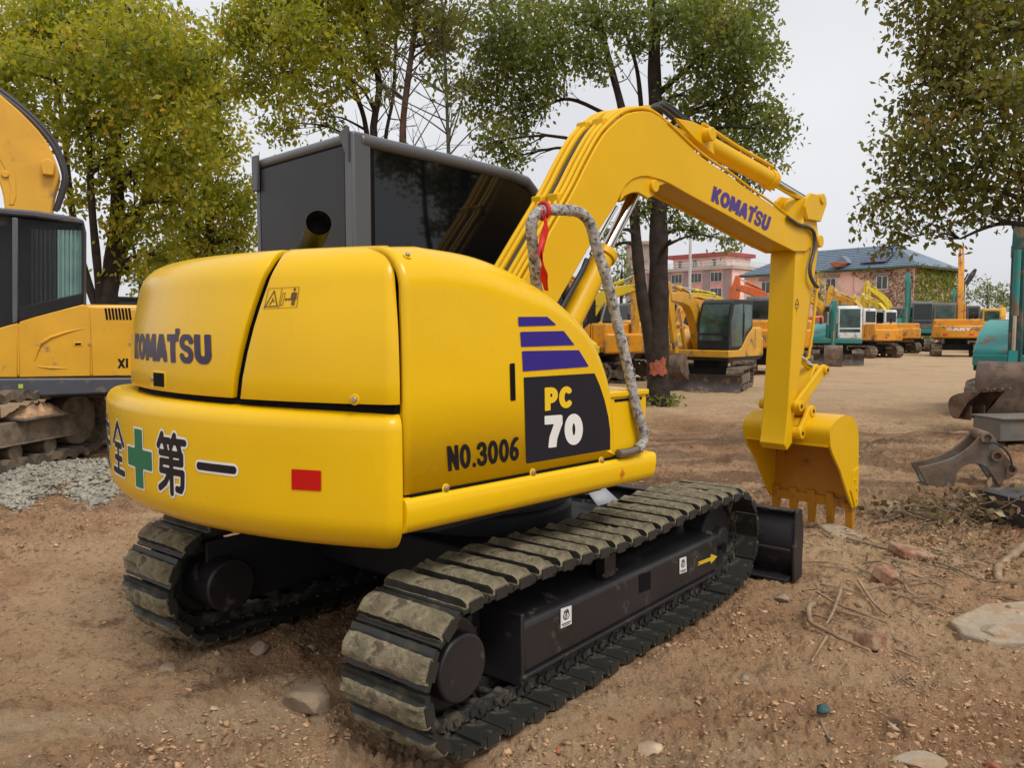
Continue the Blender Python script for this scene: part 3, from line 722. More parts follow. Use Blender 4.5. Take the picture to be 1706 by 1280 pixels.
# side panel: badge, stripes, number, slot, bolts
bpoly = [sp(*q) for q in [(872,629),(990,622),(999,643),(1007,668),(1013,695),(1016,718),(1016,749),(876,773)]]
xs = [p[0] for p in bpoly]; zs = [p[1] for p in bpoly]
def pm(name, P, m, off=.0025, rnd=0):
    x = [p[0] for p in P]; z = [p[1] for p in P]
    return mark(name, lambda X, Y: sd_poly(X, Y, P)-rnd, (min(x)-.01, max(x)+.01, min(z)-.01, max(z)+.01), .006, lambda X, Y: side_to3(X, Y, off), m, side)
pm('badge', bpoly, m_navy)
for P in ([(862.6,528),(911,527.7),(927,542),(863.5,544)], [(866,553),(938.6,551.5),(956.7,575),(867.7,578)], [(869,585),(964,583.5),(980.8,611),(870.6,619)]):
    pm('stripe', [sp(*q) for q in P], m_purple)
def side_text(txt, hw, px, m, off, gap=.05, cell=.03):
    f, W = text_sdf(txt, hw, gap); quad_text('lettering', f, W, [sp(*q) for q in px], lambda x, z: side_to3(x, z, off), m, side, cell, pad=.05)
side_text('PC', .135, [(906.5,685),(952,679),(951.5,643),(906,646)], m_yelv, .0045)
side_text('7z', .135, [(907,747),(971,740),(970,688),(906,693)], m_whitev, .0045)
side_text('No.3oo6', .095, [(746,786),(864,767),(864,728),(743.6,744)], m_blackv, .0025, gap=.04)
pm('slot', [sp(848.5,606), sp(857,605), sp(858.5,667), sp(850,668)], m_gap, .003)
for u, v in ((742,814), (887,788), (1001,768)):
    p = sp(u, v); bolt_at(side_to3(p[0], p[1], 0), (0,-1,0), side, .0115)
for u, v in ((678,427),):
    h = pix_hit(sp_t, u, v)
    if h is not None: bolt_at(h, (0,-.6,.8), side, .010)
MB().box(-1.345, .0, -1.0525, -1.03, 1.0185, 1.0285).build('panel_seam', m_gap, EX)
oc = U.onY(1038, 790, -1.078)
mark('lifting_mark', lambda X, Y: np.minimum(np.minimum(np.abs(np.hypot(X, Y)-.5)-.10, sd_box(X, Y, -1, 1, -.07, .07)), sd_box(X, Y, -.07, .07, -1.1, 1.1)), (-1.1,1.1,-1.2,1.2), .08,
     lambda X, Y: (oc[0]+X*.022, -1.0755, oc[2]+Y*.026), mat('orange_print', (.55, .12, .01), .5), EX)
# lettering on the boom
def bm_(u, v): p = U.onY(u, v, BY0); return (p[0], p[2])
quad_text('lettering', kf, KW, [bm_(1184,334), bm_(1278,386), bm_(1285,362), bm_(1189,309)], lambda x, z: (x, BY0-.0025, z), m_boomlogo, boom)
wv = bilin([(lambda q: (q[0], q[2]))(U.onY(u, v, AY0)) for u, v in [(1323,520),(1331,520),(1332,497),(1324,497)]])
mark('warning_label', lambda X, Y: np.minimum(np.abs(sd_poly(X, Y, [(.1,.55),(.9,.55),(.5,.95)]))-.05, np.minimum(sd_lines(X, Y, [[(.2,.4),(.5,.2),(.8,.4)],[(.5,.2),(.5,.02)]], .05), np.abs(Y-.48)-.02)), (0,1,0,1), .05,
     lambda X, Y: (wv(X, Y)[0], AY0-.002, wv(X, Y)[1]), mat('brown_print2', (.16, .08, .01), .5), arm)

# -- red ribbon hanging from the rail: its own thing
rb = MB()
for o, ph in ((0, 0), (.012, 1.3)):
    P = [U.onY(u, v, y) for u, v, y in [(904+o*200,350,-1.04),(906+o*250,372,-1.043),(905+o*100,395,-1.04),(900+o*300,418,-1.045),(902+o*160,440,-1.03),(905+o*200,462,-1.0),(910+o*250,484,-.965)]]
    P = smooth_poly(P, 30)
    rows = []
    for i, p in enumerate(P):
        p = np.array(p); wv_ = .014*(1+.3*math.sin(i*.9+ph)) * (.6 if i < 3 else 1); a = .9*math.sin(i*.45+ph)
        rows.append([p + np.array([math.cos(a)*wv_*k, math.sin(a)*wv_*k*.8, 0]) for k in (-1, 0, 1)])
    rb.grid(rows)
kc = U.onY(905, 351, -1.0)
rb.tube([kc + np.array([0, .036*math.cos(q), .036*math.sin(q)]) for q in np.linspace(0, 6.28, 14)], .009, 8)
rib = MB(); o_ = np.array(U.wld(kc))
rb.xf(lambda p: U.wld(np.array(p)) - o_)
ro = rb.build('ribbon', m_ribbon, None, solid=.002, recalc=False); ro.location = o_
tag(ro, 'red ribbon tied round the grey wrapped handrail', 'ribbon')

# ================================================================== undercarriage
def track_path(n):
    xr, xf_, r, cz = -1.285, 1.135, .272, .338; P = []
    for i in range(60): t = i/59; P.append((-.92+(1.80)*t, .047))
    P.append((.95, .060))
    for i in range(1, 25): q = R(-78+168*i/24); P.append((xf_+r*math.cos(q), cz+r*math.sin(q)))
    for i in range(1, 30): t = i/30; P.append((xf_+(xr-xf_)*t, cz+r+.010*math.sin(t*math.pi)*math.sin(t*math.pi*3)+.006*math.sin(t*9)))
    for i in range(0, 25): q = R(90+168*i/24); P.append((xr+r*math.cos(q), cz+r*math.sin(q)))
    P.append((-.98, .056))
    P = np.array(P); Q = np.vstack([P, P[:1]]); d = np.r_[0, np.cumsum(np.hypot(*(Q[1:]-Q[:-1]).T))]
    s = np.arange(n)/n*d[-1]
    x = np.interp(s, d, Q[:,0]); z = np.interp(s, d, Q[:,1])
    e = .01; x2 = np.interp((s+e) % d[-1], d, Q[:,0]); z2 = np.interp((s+e) % d[-1], d, Q[:,1]); x1 = np.interp((s-e) % d[-1], d, Q[:,0]); z1 = np.interp((s-e) % d[-1], d, Q[:,1])
    return x, z, np.arctan2(z2-z1, x2-x1), d[-1]
NS = 44
tx, tz, ta, tlen = track_path(NS)
pitch = tlen/NS
shoes = []
rs = np.random.default_rng(11)
for var in range(5):
    m = MB(); hp_ = pitch/2 - .004
    m.box(-hp_, hp_, -.225, .225, -.010, .004, 0)             # plate; outer side is -z
    m.box(-hp_-.006, -hp_+.03, -.225, .225, -.020, -.0101, 0)
    for s_ in (-1, 1): m.box(-.035, .035, s_*.2251-.004, s_*.2251+.004, -.03, .012, 0)
    for y in (-.09, .09):
        for x in (-.03, .03): m.cyl((x, y, .004), (x, y, .018), .014, 6, 0)
    # worn rubber pad with a caked, lumpy face
    PU = [-.051, -.048, -.039, -.021, 0, .021, .039, .048, .051]; PH = [.004, .034, .044, .049, .051, .049, .044, .034, .004]; ny = 40; top = []
    for i in range(len(PU)):
        row = []
        for j in range(ny):
            v_ = j/(ny-1); y = (v_-.5)*.446; ed = min(1, 22*min(v_, 1-v_)); chip = float(fbm(y*26+var*13, i*.9+var, 3)); gouge = max(0, float(fbm(y*9+var*5, PU[i]*30+var*3, 4)) - .10)
            h = PH[i]*(.55+.45*ed); x = PU[i] + .006*chip*(abs(PU[i]) > .03)
            h += (.006*float(fbm(PU[i]*60+var*7, y*30, 4)) - .05*gouge)*(abs(PU[i]) < .045)
            row.append((x, y, -.0102-max(h, .001)))
        top.append(row)
    m.grid(top[:2], 0); m.grid(top[-2:], 0); m.grid(top[1:-1], 1)
    m.grid([[(p[0]*1.03, p[1], -.010) for p in top[0]], top[0]], 1); m.grid([top[-1], [(p[0]*1.03, p[1], -.010) for p in top[-1]]], 1)
    m.grid([[r_[0] for r_ in top], [(r_[0][0]*1.03, r_[0][1], -.010) for r_ in top]], 1); m.grid([[(r_[-1][0]*1.03, r_[-1][1], -.010) for r_ in top], [r_[-1] for r_ in top]], 1)
    o = m.build('track_shoe', [m_plate, m_mud], None, recalc=True, ang=45); shoes.append(o.data); bpy.data.objects.remove(o)
links = MB()
for s_ in (-1, 1):
    y = s_*.075
    links.bar((-pitch*.62, y, .045), (pitch*.62, y, .045), .028, .052)
    links.cyl((-pitch/2, y-.022, .048), (-pitch/2, y+.022, .048), .037, 14)
    links.cyl((-.028, y-.02, .045), (-.028, y+.024*s_, .045), .016, 10); links.cyl((.028, y-.02, .045), (.028, y+.024*s_, .045), .016, 10)
links.cyl((-pitch/2, -.11, .048), (-pitch/2, .11, .048), .018, 10)
def place_g(o, gx, gy, gz, rot=None): pass
MG = Matrix.Rotation(_a, 4, 'Z')
for side_y in (-1, 1):
    cy = side_y*.875
    inn_ = -side_y      # direction towards the machine's middle
    # chain: one mesh for the link assembly
    m = MB()
    for i in range(NS):
        ca, sa = math.cos(ta[i]), math.sin(ta[i]); st = len(m.v)
        m.add(links.v, links.f)
        m.xf(lambda p: (tx[i]+p[0]*ca-p[2]*sa, cy+p[1], tz[i]+p[0]*sa+p[2]*ca), st)
    m.xf(g2u)
    track = m.build('track', m_steel, EX, ang=40)
    if side_y < 0: track['label'] = 'near track with muddy pads'
    for i in range(NS):
        o = bpy.data.objects.new('track_shoe', shoes[int(rs.integers(5))]); COL.objects.link(o); o.parent = track
        M_ = MG @ Matrix.Translation((tx[i], cy, tz[i])) @ Matrix.Rotation(-ta[i], 4, 'Y') @ (Matrix.Rotation(math.pi, 4, 'Z') if rs.random() < .0 else Matrix.Identity(4))
        o.matrix_basis = M_
    # wheels inside the track
    sp_ = MB(); n_ = 21; prof = []
    for i in range(n_*4):
        q = 2*math.pi*i/(n_*4); rr0 = .222 if i % 4 in (0, 1) else .192; prof.append((-1.285+rr0*math.cos(q), .338+rr0*math.sin(q)))
    sp_.prism(prof, cy-.022, cy+.022); sp_.xf(g2u).build('sprocket', m_blk, EX, bevel=.004)
    fd = MB(); fd.cyl((-1.285, cy+inn_*.30, .338), (-1.285, cy-inn_*.135, .338), .135, 40); fd.cyl((-1.285, cy-inn_*.06, .338), (-1.285, cy+inn_*.05, .338), .185, 40)
    fd.xf(g2u).build('final_drive', m_blk, EX, bevel=.012, seg=3)
    idl = MB(); idl.cyl((1.135, cy-.07, .338), (1.135, cy+.07, .338), .205, 40); idl.cyl((1.135, cy-.12, .338), (1.135, cy+.12, .338), .07, 24); idl.xf(g2u).build('idler', m_dark, EX, bevel=.012)
    for x in (-.72, -.36, 0, .36, .72):
        ro_ = MB(); ro_.cyl((x, cy-.10, .165), (x, cy+.10, .165), .062, 20); ro_.xf(g2u).build('track_roller', m_blk, EX, bevel=.008)
    # side beam
    yo, yi = cy + side_y*.130, cy - side_y*.16
    fr_ = MB(); prof = [(yo, .175), (yo, .395), (cy+side_y*.03, .435), (yi, .435), (yi, .175)]
    if side_y > 0: prof = prof[::-1]
    fr_.prismx(prof, -.905, 1.02); fr_.xf(lambda p: (p[0]+(.03 if p[0] > 0 and p[2] > .3 else 0), p[1], p[2]-.012*(p[0]+.9)/2)).xf(g2u)
    beam = fr_.build('track_frame', m_blk, EX, bevel=.022, seg=3)
    rib_ = MB(); rib_.box(-.92, 1.03, yo-.012, yo+.012, .160, .178); rib_.xf(lambda p: (p[0], p[1], p[2]-.012*(p[0]+.9)/2)).xf(g2u).build('beam_flange', m_blk, beam, bevel=.004)
    bkp = MB(); bkp.box(-.922, -.898, min(yo,yi)-.004, max(yo,yi)+.004, .13, .445); bkp.box(-1.10, -.90, yi, yi - inn_*.06, .2, .42); bkp.xf(g2u).build('end_plate', m_blk, beam, bevel=.006)
    gi = MB(); gi.box(-.35, .4, yi, yi + inn_*.14, .28, .60); gi.xf(g2u).build('track_frame_web', m_dark, EX, bevel=.02)
    ip = MB(); ip.box(-1.36, 1.15, yi + (.0 if side_y < 0 else -.02) + inn_*.012, yi + (.02 if side_y < 0 else .0) + inn_*.012, .20, .56); ip.xf(g2u).build('dark_filler_plate', m_dark, EX, bevel=.02)  # filler plate added so the gap inside the track reads black
    cr = MB(); cr.cyl((-.18, cy-.09, .52), (-.18, cy+.10, .52), .048, 18); cr.box(-.23, -.13, cy+side_y*.05, cy+side_y*.11, .42, .53)
    for x in (-.24, -.20, -.16, -.12): cr.cyl((x, cy+side_y*.112, .44), (x, cy+side_y*.09, .44), .012, 8)
    cr.xf(g2u).build('carrier_roller', m_blk, EX, bevel=.008)
    if side_y < 0:
        def gp(u, v, y):
            n_ = G.y; p = G.loc(at_plane(u, v, G.o + G.y*y, n_)); return p[0], p[2]
        yy = yo - .0125
        def dec(name, f, px, m, bounds, cell, off, parent=beam):
            q = bilin([gp(a, b, yo-.002) for a, b in px]); return mark(name, f, bounds, cell, lambda X, Y: g2u((*[q(X, Y)[0]], yo-off, q(X, Y)[1])), m, parent)
        sq = lambda X, Y: sd_box(X, Y, -.5, 1.5, -.5, 1.5)
        m_ink = mat('blue_black_ink', (.03, .035, .06), .5)
        for px in ([(934,1048),(952,1040),(952,1009),(934,1015)], [(1132,957),(1144,953),(1143,927.5),(1132,931)]):
            st_ = dec('sticker', sq, px, m_whitev, (0,1,0,1), .2, .0028)
            ink = lambda X, Y: np.minimum(np.minimum(np.abs(np.hypot((X-.5)*1., (Y-.55)*1.4)-.26)-.035, sd_lines(X, Y, [[(.3,.78),(.62,.86),(.72,.72)],[(.42,.4),(.56,.52),(.5,.7),(.66,.8)],[(.36,.5),(.45,.62)]], .035)), np.minimum(sd_box(X, Y, .08, .92, .14, .20), sd_box(X, Y, .15, .85, .06, .10)))
            dec('print', ink, px, m_ink, (0,1,0,1), .03, .0036, st_)
        dec('arrow', lambda X, Y: sd_poly(X, Y, [(0,.34),(.12,.5),(0,.66),(.66,.66),(.66,.95),(1,.5),(.66,.05),(.66,.34)]), [(1161,950),(1195,937),(1195,918),(1161,931)], mat('arrow_yellow', (.62,.42,.02), .5, dirt=(.1,.08,.03), damt=.15), (-.05,1.05,0,1), .04, .0028)
        dec('beam_hole', lambda X, Y: sd_box(X, Y, .12, .88, .12, .88)-.12, [(1065,989),(1084,981),(1084,952),(1065,958)], m_gap, (-.05,1.05,-.05,1.05), .04, .0028)
        dec('beam_hole', lambda X, Y: np.hypot(X-.5, Y-.5)-.5, [(1202,923),(1210,921),(1210,903),(1202,905)], m_gap, (-.05,1.05,-.05,1.05), .06, .0028)
# car body between the tracks
cbm = MB(); cbm.box(-.62, .62, -.72, .72, .30, .56); cbm.prismz([(.4,-.5),(.95,-.78),(.95,-.6),(.5,0),(.95,.6),(.95,.78),(.4,.5)], .30, .50); cbm.tube([(0,0,.5),(0,0,.66)], .52, 36)
cbm.xf(g2u).build('car_body', m_dark, EX, bevel=.02)
# dozer blade with its push arms
bl2 = MB(); prof = [(1.62+.10*math.sin(t*math.pi)*-1+.05, .015+.44*t) for t in np.linspace(0, 1, 10)]
prof2 = [(x+.018, z) for x, z in prof[::-1]]
bl2.prism(prof+prof2, -1.27, 1.16); bl2.xf(g2u); blade = bl2.build('dozer_blade', m_blk, EX, ang=50, bevel=.003)
ep_ = MB()
for y in (-1.285, 1.165): ep_.prism([(1.58,.00),(1.72,.00),(1.735,.30),(1.70,.46),(1.66,.475),(1.60,.46),(1.56,.2)], y, y+.018)
ep_.box(1.50, 1.68, -1.26, 1.16, .02, .036); ep_.box(1.545, 1.60, -1.26, 1.15, .20, .222); ep_.box(1.59, 1.66, -1.26, 1.15, .452, .468)
ep_.xf(g2u).build('blade_end_plate', m_blk, blade, bevel=.004)
pa = MB()
for y in (-.42, .42): pa.bar((.6, y, .36), (1.58, y, .2), .09, .13)
pa.bar((.75, 0, .50), (1.56, 0, .32), .10, .10); pa.xf(g2u).build('push_arm', m_blk, EX, bevel=.012)
MB().bar(g2u((.55,-.12,.60)), g2u((.95,-.2,.52)), .03, .03).build('blade_cylinder_rod', m_chrome, EX)
wp = MB(); q_ = U.onZ(1002, 832, .62); wp.add([(q_[0]-.1,q_[1]-.05,.60),(q_[0]+.1,q_[1]-.05,.60),(q_[0]+.08,q_[1]+.06,.68),(q_[0]-.08,q_[1]+.06,.68)], [(0,1,2,3)]); wp.build('cover_sheet', mat('pale_cover', (.35,.36,.37), .5), EX, solid=.006)
# ================================================================== ground
def ruts(x, y):
    # shallow wheel and crawler ruts crossing from left to right behind the bucket
    q = y - .10*x
    t = 0
    for c, w_, a in ((8.4,.22,-.05),(9.1,.16,.045),(9.9,.3,-.05),(10.8,.22,.04),(12.4,.35,-.05),(7.4,.2,.03)):
        t = t + a*np.exp(-((q - c - .35*vnoise(x*.35+c, x*0))/w_)**2)
    return (1.5*t + .10*fbm(x*1.2, y*2.2, 4)*smoothstep(7, 8.5, y)*smoothstep(15, 12, y)) * smoothstep(1.0, 3.0, x)
def ground_h(x, y):
    x = np.asarray(x, float); y = np.asarray(y, float); d = np.hypot(x, y)
    h = .045*fbm(x*.45+3, y*.45, 3) + .035*fbm(x*1.7, y*1.7+5, 4)
    h = h + ruts(x, y)
    # soil pushed up between the tracks and in front of the blade
    h = h + .07*np.exp(-(((x+.95)/.42)**2 + ((y-3.75)/.55)**2)) + .03*np.exp(-(((x+.55)/.5)**2+((y-3.15)/.25)**2))
    h = h + .03*np.exp(-(((x-3.4)/.9)**2 + ((y-5.9)/.5)**2)) - .11*np.exp(-(((x-2.6)/.62)**2+((y-6.85)/.55)**2)) + .13*np.exp(-(((x-4.7)/.8)**2+((y-7.75)/.45)**2))*(1+1.2*fbm(x*3, y*3, 3))
    # flat under both tracks
    gx = (x-C0[0])*G.x[0] + (y-C0[1])*G.x[1]; gy = (x-C0[0])*G.y[0] + (y-C0[1])*G.y[1]
    for s in (-1, 1):
        k = smoothstep(.42, .20, np.abs(gy-s*.875))*smoothstep(1.75, 1.35, np.abs(gx))
        h = h*(1-k) + k*(-.012)
        h = h + .035*np.exp(-((np.abs(gy-s*.875)-.33)/.09)**2)*smoothstep(1.7, 1.2, np.abs(gx))*(.5+fbm(x*3,y*3,2))
    h = h*smoothstep(160, 40, d)
    return h
def fine_h(x, y):
    d = np.hypot(x, y)
    a = fbm(x*5.5+11, y*5.5, 3); b = np.abs(vnoise(x*16, y*16+3)); c = np.abs(vnoise(x*37+5, y*37))
    k = .6 + .55*smoothstep(.2, 1.2, x) + 1.5*smoothstep(-.12, .22, fbm(x*.8+40, y*.8, 3))
    e = np.abs(vnoise(x*24+9, y*19)); f_ = np.abs(vnoise(x*58+1, y*63))
    return (.040*a + k*1.25*(.026*b + .018*c + .016*e + .010*f_ - .012) + .010*vnoise(x*90, y*90)) * smoothstep(30, 8, d)
ang = np.concatenate([np.linspace(-180, -56, 60, endpoint=False), np.linspace(-56, -36, 130, endpoint=False), np.linspace(-36, 37, 900, endpoint=False), np.linspace(37, 58, 130, endpoint=False), np.linspace(58, 180, 60, endpoint=False)])
rad = np.concatenate([[.25, .6, 1.0, 1.4], np.geomspace(1.8, 26, 640), np.geomspace(26.5, 2000, 110)])
A_, R_ = np.meshgrid(np.radians(ang), rad)
GX, GY = np.sin(A_)*R_, np.cos(A_)*R_
GZ = ground_h(GX, GY) + fine_h(GX, GY)
na, nr_ = len(ang), len(rad)
vs = np.empty((na*nr_+1, 3), np.float32); vs[:-1, 0] = GX.ravel(); vs[:-1, 1] = GY.ravel(); vs[:-1, 2] = GZ.ravel(); vs[-1] = (0, 0, 0)
i, j = np.meshgrid(np.arange(nr_-1), np.arange(na), indexing='ij'); j2 = (j+1) % na
quads = np.stack([i*na+j, i*na+j2, (i+1)*na+j2, (i+1)*na+j], -1).reshape(-1, 4)[:, ::-1]
tris = np.stack([np.full(na, na*nr_), (np.arange(na)+1) % na, np.arange(na)], -1)[:, ::-1]
def mesh_np(name, vs, loops, sizes):
    me = bpy.data.meshes.new(name); me.vertices.add(len(vs)); me.vertices.foreach_set('co', np.ascontiguousarray(vs, np.float32).ravel())
    me.loops.add(len(loops)); me.loops.foreach_set('vertex_index', np.ascontiguousarray(loops, np.int32))
    me.polygons.add(len(sizes)); st = np.r_[0, np.cumsum(sizes)[:-1]].astype(np.int32)
    me.polygons.foreach_set('loop_start', st); me.polygons.foreach_set('loop_total', np.asarray(sizes, np.int32))
    me.update(calc_edges=True); return me
me = mesh_np('ground', vs, np.r_[quads.ravel(), tris.ravel()], np.r_[np.full(len(quads), 4), np.full(len(tris), 3)])
me.polygons.foreach_set('use_smooth', [True]*len(me.polygons))
gm = bpy.data.materials.new('bare_soil'); gm.use_nodes = True
t = gm.node_tree; b = t.nodes['Principled BSDF']; lk = t.links.new
tc = _n(t, 'ShaderNodeTexCoord')
def noise(sc, det=8, ro=.6, dist=0):
    n = _n(t, 'ShaderNodeTexNoise'); n.inputs['Scale'].default_value = sc; n.inputs['Detail'].default_value = det; n.inputs['Roughness'].default_value = ro; n.inputs['Distortion'].default_value = dist
    lk(tc.outputs['Object'], n.inputs['Vector']); return n.outputs[0]
def ramp(src, stops):
    r = _n(t, 'ShaderNodeValToRGB'); e = r.color_ramp.elements
    while len(e) > 1: e.remove(e[-1])
    e[0].position, e[0].color = stops[0][0], (*stops[0][1], 1)
    for p, c in stops[1:]: q = e.new(p); q.color = (*c, 1)
    lk(src, r.inputs[0]); return r.outputs[0]
def mixc(fac, a, b_, bt='MIX'):
    m = _n(t, 'ShaderNodeMix', data_type='RGBA', blend_type=bt)
    if hasattr(fac, 'links') or not isinstance(fac, float): lk(fac, m.inputs[0])
    else: m.inputs[0].default_value = fac
    for s, k in ((a, 6), (b_, 7)):
        if isinstance(s, tuple): m.inputs[k].default_value = (*s, 1)
        else: lk(s, m.inputs[k])
    return m.outputs[2]
base = ramp(noise(.55, 6, .55), [(.32, (.40,.215,.112)), (.46, (.53,.315,.172)), (.58, (.63,.41,.235)), (.72, (.66,.465,.27))])
red = ramp(noise(1.3, 9, .7, .4), [(.55, (0,0,0)), (.70, (1,1,1))])
base = mixc(red, base, (.39,.18,.09))
dk_ = ramp(noise(2.6, 10, .72), [(.33, (1,1,1)), (.46, (0,0,0))])
base = mixc(dk_, base, (.20,.112,.062))
sp_n = ramp(noise(34, 4, .7), [(.60, (0,0,0)), (.70, (1,1,1))])
base = mixc(sp_n, base, (.43,.31,.205))
sp_d = ramp(noise(21, 5, .75), [(.34, (1,1,1)), (.45, (0,0,0))])
base = mixc(sp_d, base, (.19,.11,.062))
# paler trodden lane further away, a darker churned muddy band where machines cross
sx = _n(t, 'ShaderNodeSeparateXYZ'); lk(tc.outputs['Object'], sx.inputs[0])
def mrange(src, a, b_, c=0., d=1.):
    m = _n(t, 'ShaderNodeMapRange', interpolation_type='SMOOTHSTEP'); lk(src, m.inputs[0]); m.inputs[1].default_value = a; m.inputs[2].default_value = b_; m.inputs[3].default_value = c; m.inputs[4].default_value = d; return m.outputs[0]
def mth(op, a, b_):
    m = _n(t, 'ShaderNodeMath', operation=op)
    for k, q in enumerate((a, b_)):
        if isinstance(q, float): m.inputs[k].default_value = q
        else: lk(q, m.inputs[k])
    return m.outputs[0]
mpn = _n(t, 'ShaderNodeMapping'); mpn.inputs['Scale'].default_value = (.28, 1.5, 1); mpn.inputs['Rotation'].default_value = (0, 0, R(-6)); lk(tc.outputs['Object'], mpn.inputs[0])
sn = _n(t, 'ShaderNodeTexNoise'); sn.inputs['Scale'].default_value = 1.6; sn.inputs['Detail'].default_value = 8; sn.inputs['Roughness'].default_value = .65; lk(mpn.outputs[0], sn.inputs['Vector'])
band = mth('MULTIPLY', mth('MULTIPLY', mrange(sx.outputs[1], 6.4, 8.0), mrange(sx.outputs[1], 15., 11., 0., 1.)), mrange(sn.outputs[0], .40, .60))
base = mixc(mth('MULTIPLY', band, .75), base, (.165,.100,.062))
lane = mth('MULTIPLY', mrange(sx.outputs[1], 12., 19.), mrange(sn.outputs[0], .30, .58, .35, .85))
base = mixc(lane, base, (.52,.375,.225))
pale = mth('MULTIPLY', mrange(sx.outputs[1], 4.2, 3.0), mrange(sn.outputs[0], .42, .62))
base = mixc(mth('MULTIPLY', pale, .7), base, (.66,.49,.30))
lk(base, b.inputs['Base Color'])
b.inputs['Roughness'].default_value = .95; b.inputs['Specular IOR Level'].default_value = .2
n1 = noise(9, 12, .72); n2 = noise(70, 6, .7)
ad = _n(t, 'ShaderNodeMath', operation='MULTIPLY_ADD'); lk(n2, ad.inputs[0]); ad.inputs[1].default_value = .25; lk(n1, ad.inputs[2])
bp = _n(t, 'ShaderNodeBump'); bp.inputs['Strength'].default_value = 1.0; bp.inputs['Distance'].default_value = .10
lk(ad.outputs[0], bp.inputs['Height']); lk(bp.outputs[0], b.inputs['Normal'])
me.materials.append(gm)
ground = bpy.data.objects.new('ground', me); COL.objects.link(ground); tag(ground, kind='structure')

def gz(x, y): return float(ground_h(np.array([x]), np.array([y]))[0] + fine_h(np.array([x]), np.array([y]))[0])
# ------------------------------------------------------------------ stones: a lumpy rock mesh
def rock_mesh(seed, sub=2, amp=.35):
    b = bmesh.new(); bmesh.ops.create_icosphere(b, subdivisions=sub, radius=1)
    r = np.random.default_rng(seed); dirs = r.normal(size=(9, 3)); dirs /= np.linalg.norm(dirs, axis=1)[:, None]; off = r.uniform(.45, .95, 9)
    V = []
    for v in b.verts:
        p = np.array(v.co)
        for d, o in zip(dirs, off):
            k = p @ d
            if k > o: p = p - d*(k-o)*.92
        p = p*(1+amp*.35*float(vnoise(p[0]*2+seed*3.1, p[1]*2+p[2]*1.7)))
        V.append(p)
    F_ = [[v.index for v in f.verts] for f in b.faces]; b.free()
    return np.array(V), np.array(F_)
def chip_mesh(seed):
    rr = np.random.default_rng(seed+100); b = bmesh.new(); P = rr.normal(size=(11, 3)); P /= np.linalg.norm(P, axis=1)[:, None]; P *= rr.uniform(.6, 1.1, (11, 1))*np.array([1.15, .85, .8])
    for p in P: b.verts.new(p)
    bmesh.ops.convex_hull(b, input=b.verts); bmesh.ops.delete(b, geom=[v for v in b.verts if not v.link_faces], context='VERTS'); bmesh.ops.triangulate(b, faces=b.faces); b.verts.index_update()
    V = np.array([v.co[:] for v in b.verts]); F_ = np.array([[v.index for v in f.verts] for f in b.faces]); b.free(); return V, F_
rocks1 = [chip_mesh(s) for s in range(8)]
def scatter(name, pts, sizes, m, label, cat, flat=.6, sink=.38, seed=0):
    r = np.random.default_rng(seed); VS = []; FS = []; o = 0
    for (x, y), s in zip(pts, sizes):
        V, F_ = rocks1[int(r.integers(8))]
        a = r.uniform(0, 6.28); ca, sa = math.cos(a), math.sin(a); sc = s*r.uniform(.7, 1.3, 3)*np.array([1, 1, flat])
        P = V*sc; P = np.c_[P[:,0]*ca-P[:,1]*sa, P[:,0]*sa+P[:,1]*ca, P[:,2]]
        VS.append(P + [x, y, 0]); FS.append(F_+o); o += len(V)
    P = np.array([p for p in pts]); Z = ground_h(P[:,0], P[:,1]) + fine_h(P[:,0], P[:,1])
    for k in range(len(VS)): VS[k][:, 2] += Z[k] + sizes[k]*flat*(1-2*sink)*.5
    vs = np.vstack(VS); fs = np.vstack(FS)
    me = mesh_np(name, vs, fs.ravel(), np.full(len(fs), 3)); me.materials.append(m)
    o = bpy.data.objects.new(name, me); COL.objects.link(o); return tag(o, label, cat, kind='stuff')
m_clod = mat('soil_clod', (.45,.275,.155), .95, var=.5, scale=9, bump=.5, bscale=60, spec=.2)
m_peb = mat('pale_pebble', (.46,.335,.22), .9, var=.35, scale=5, bump=.3, bscale=50, spec=.3)
m_redp = mat('red_brick_crumb', (.34,.115,.06), .9, var=.3, scale=5, bump=.4, bscale=60)
r = np.random.default_rng(5)
def cone_pts(n, d0, d1, a0, a1, mask=None, pw=1.0):
    out = []
    while len(out) < n:
        a = R(r.uniform(a0, a1)); d = d0*(d1/d0)**(r.random()**pw); x, y = d*math.sin(a), d*math.cos(a)
        gx = (x-C0[0])*G.x[0]+(y-C0[1])*G.x[1]; gy = (x-C0[0])*G.y[0]+(y-C0[1])*G.y[1]
        if any(abs(gy-s*.875) < .26 and abs(gx) < 1.65 for s in (-1, 1)): continue
        if mask is not None and mask(x, y) < r.random(): continue
        out.append((x, y))
    return out
def _tabn(x, y):
    return float(vnoise(x+40, y)) + .5*float(vnoise(2*x+7, 2*y+3))
clm = lambda x, y: float(np.clip(.25+2.2*fbm(np.array([x*.8+40]), np.array([y*.8]), 3)[0] + (.35 if x > .5 else 0), .04, 1))
clm2 = lambda x, y: float(np.clip(.35+2.0*_tabn(x*.8, y*.8) + (.25 if x > .3 else 0), .10, 1))
P = cone_pts(46000, 2.2, 13, -36, 38, clm2); scatter('soil_clods', P, r.lognormal(-4.9, .5, len(P)).clip(.0035, .032), m_clod, 'small brown clods of broken soil lying all over the ground', 'soil clods', seed=1)
P = cone_pts(420, 2.2, 16, -36, 38, clm); scatter('pebbles', P, r.lognormal(-4.3, .5, len(P)).clip(.006, .05), m_peb, 'pale pebbles and stone chips strewn over the bare soil', 'pebbles', seed=2)
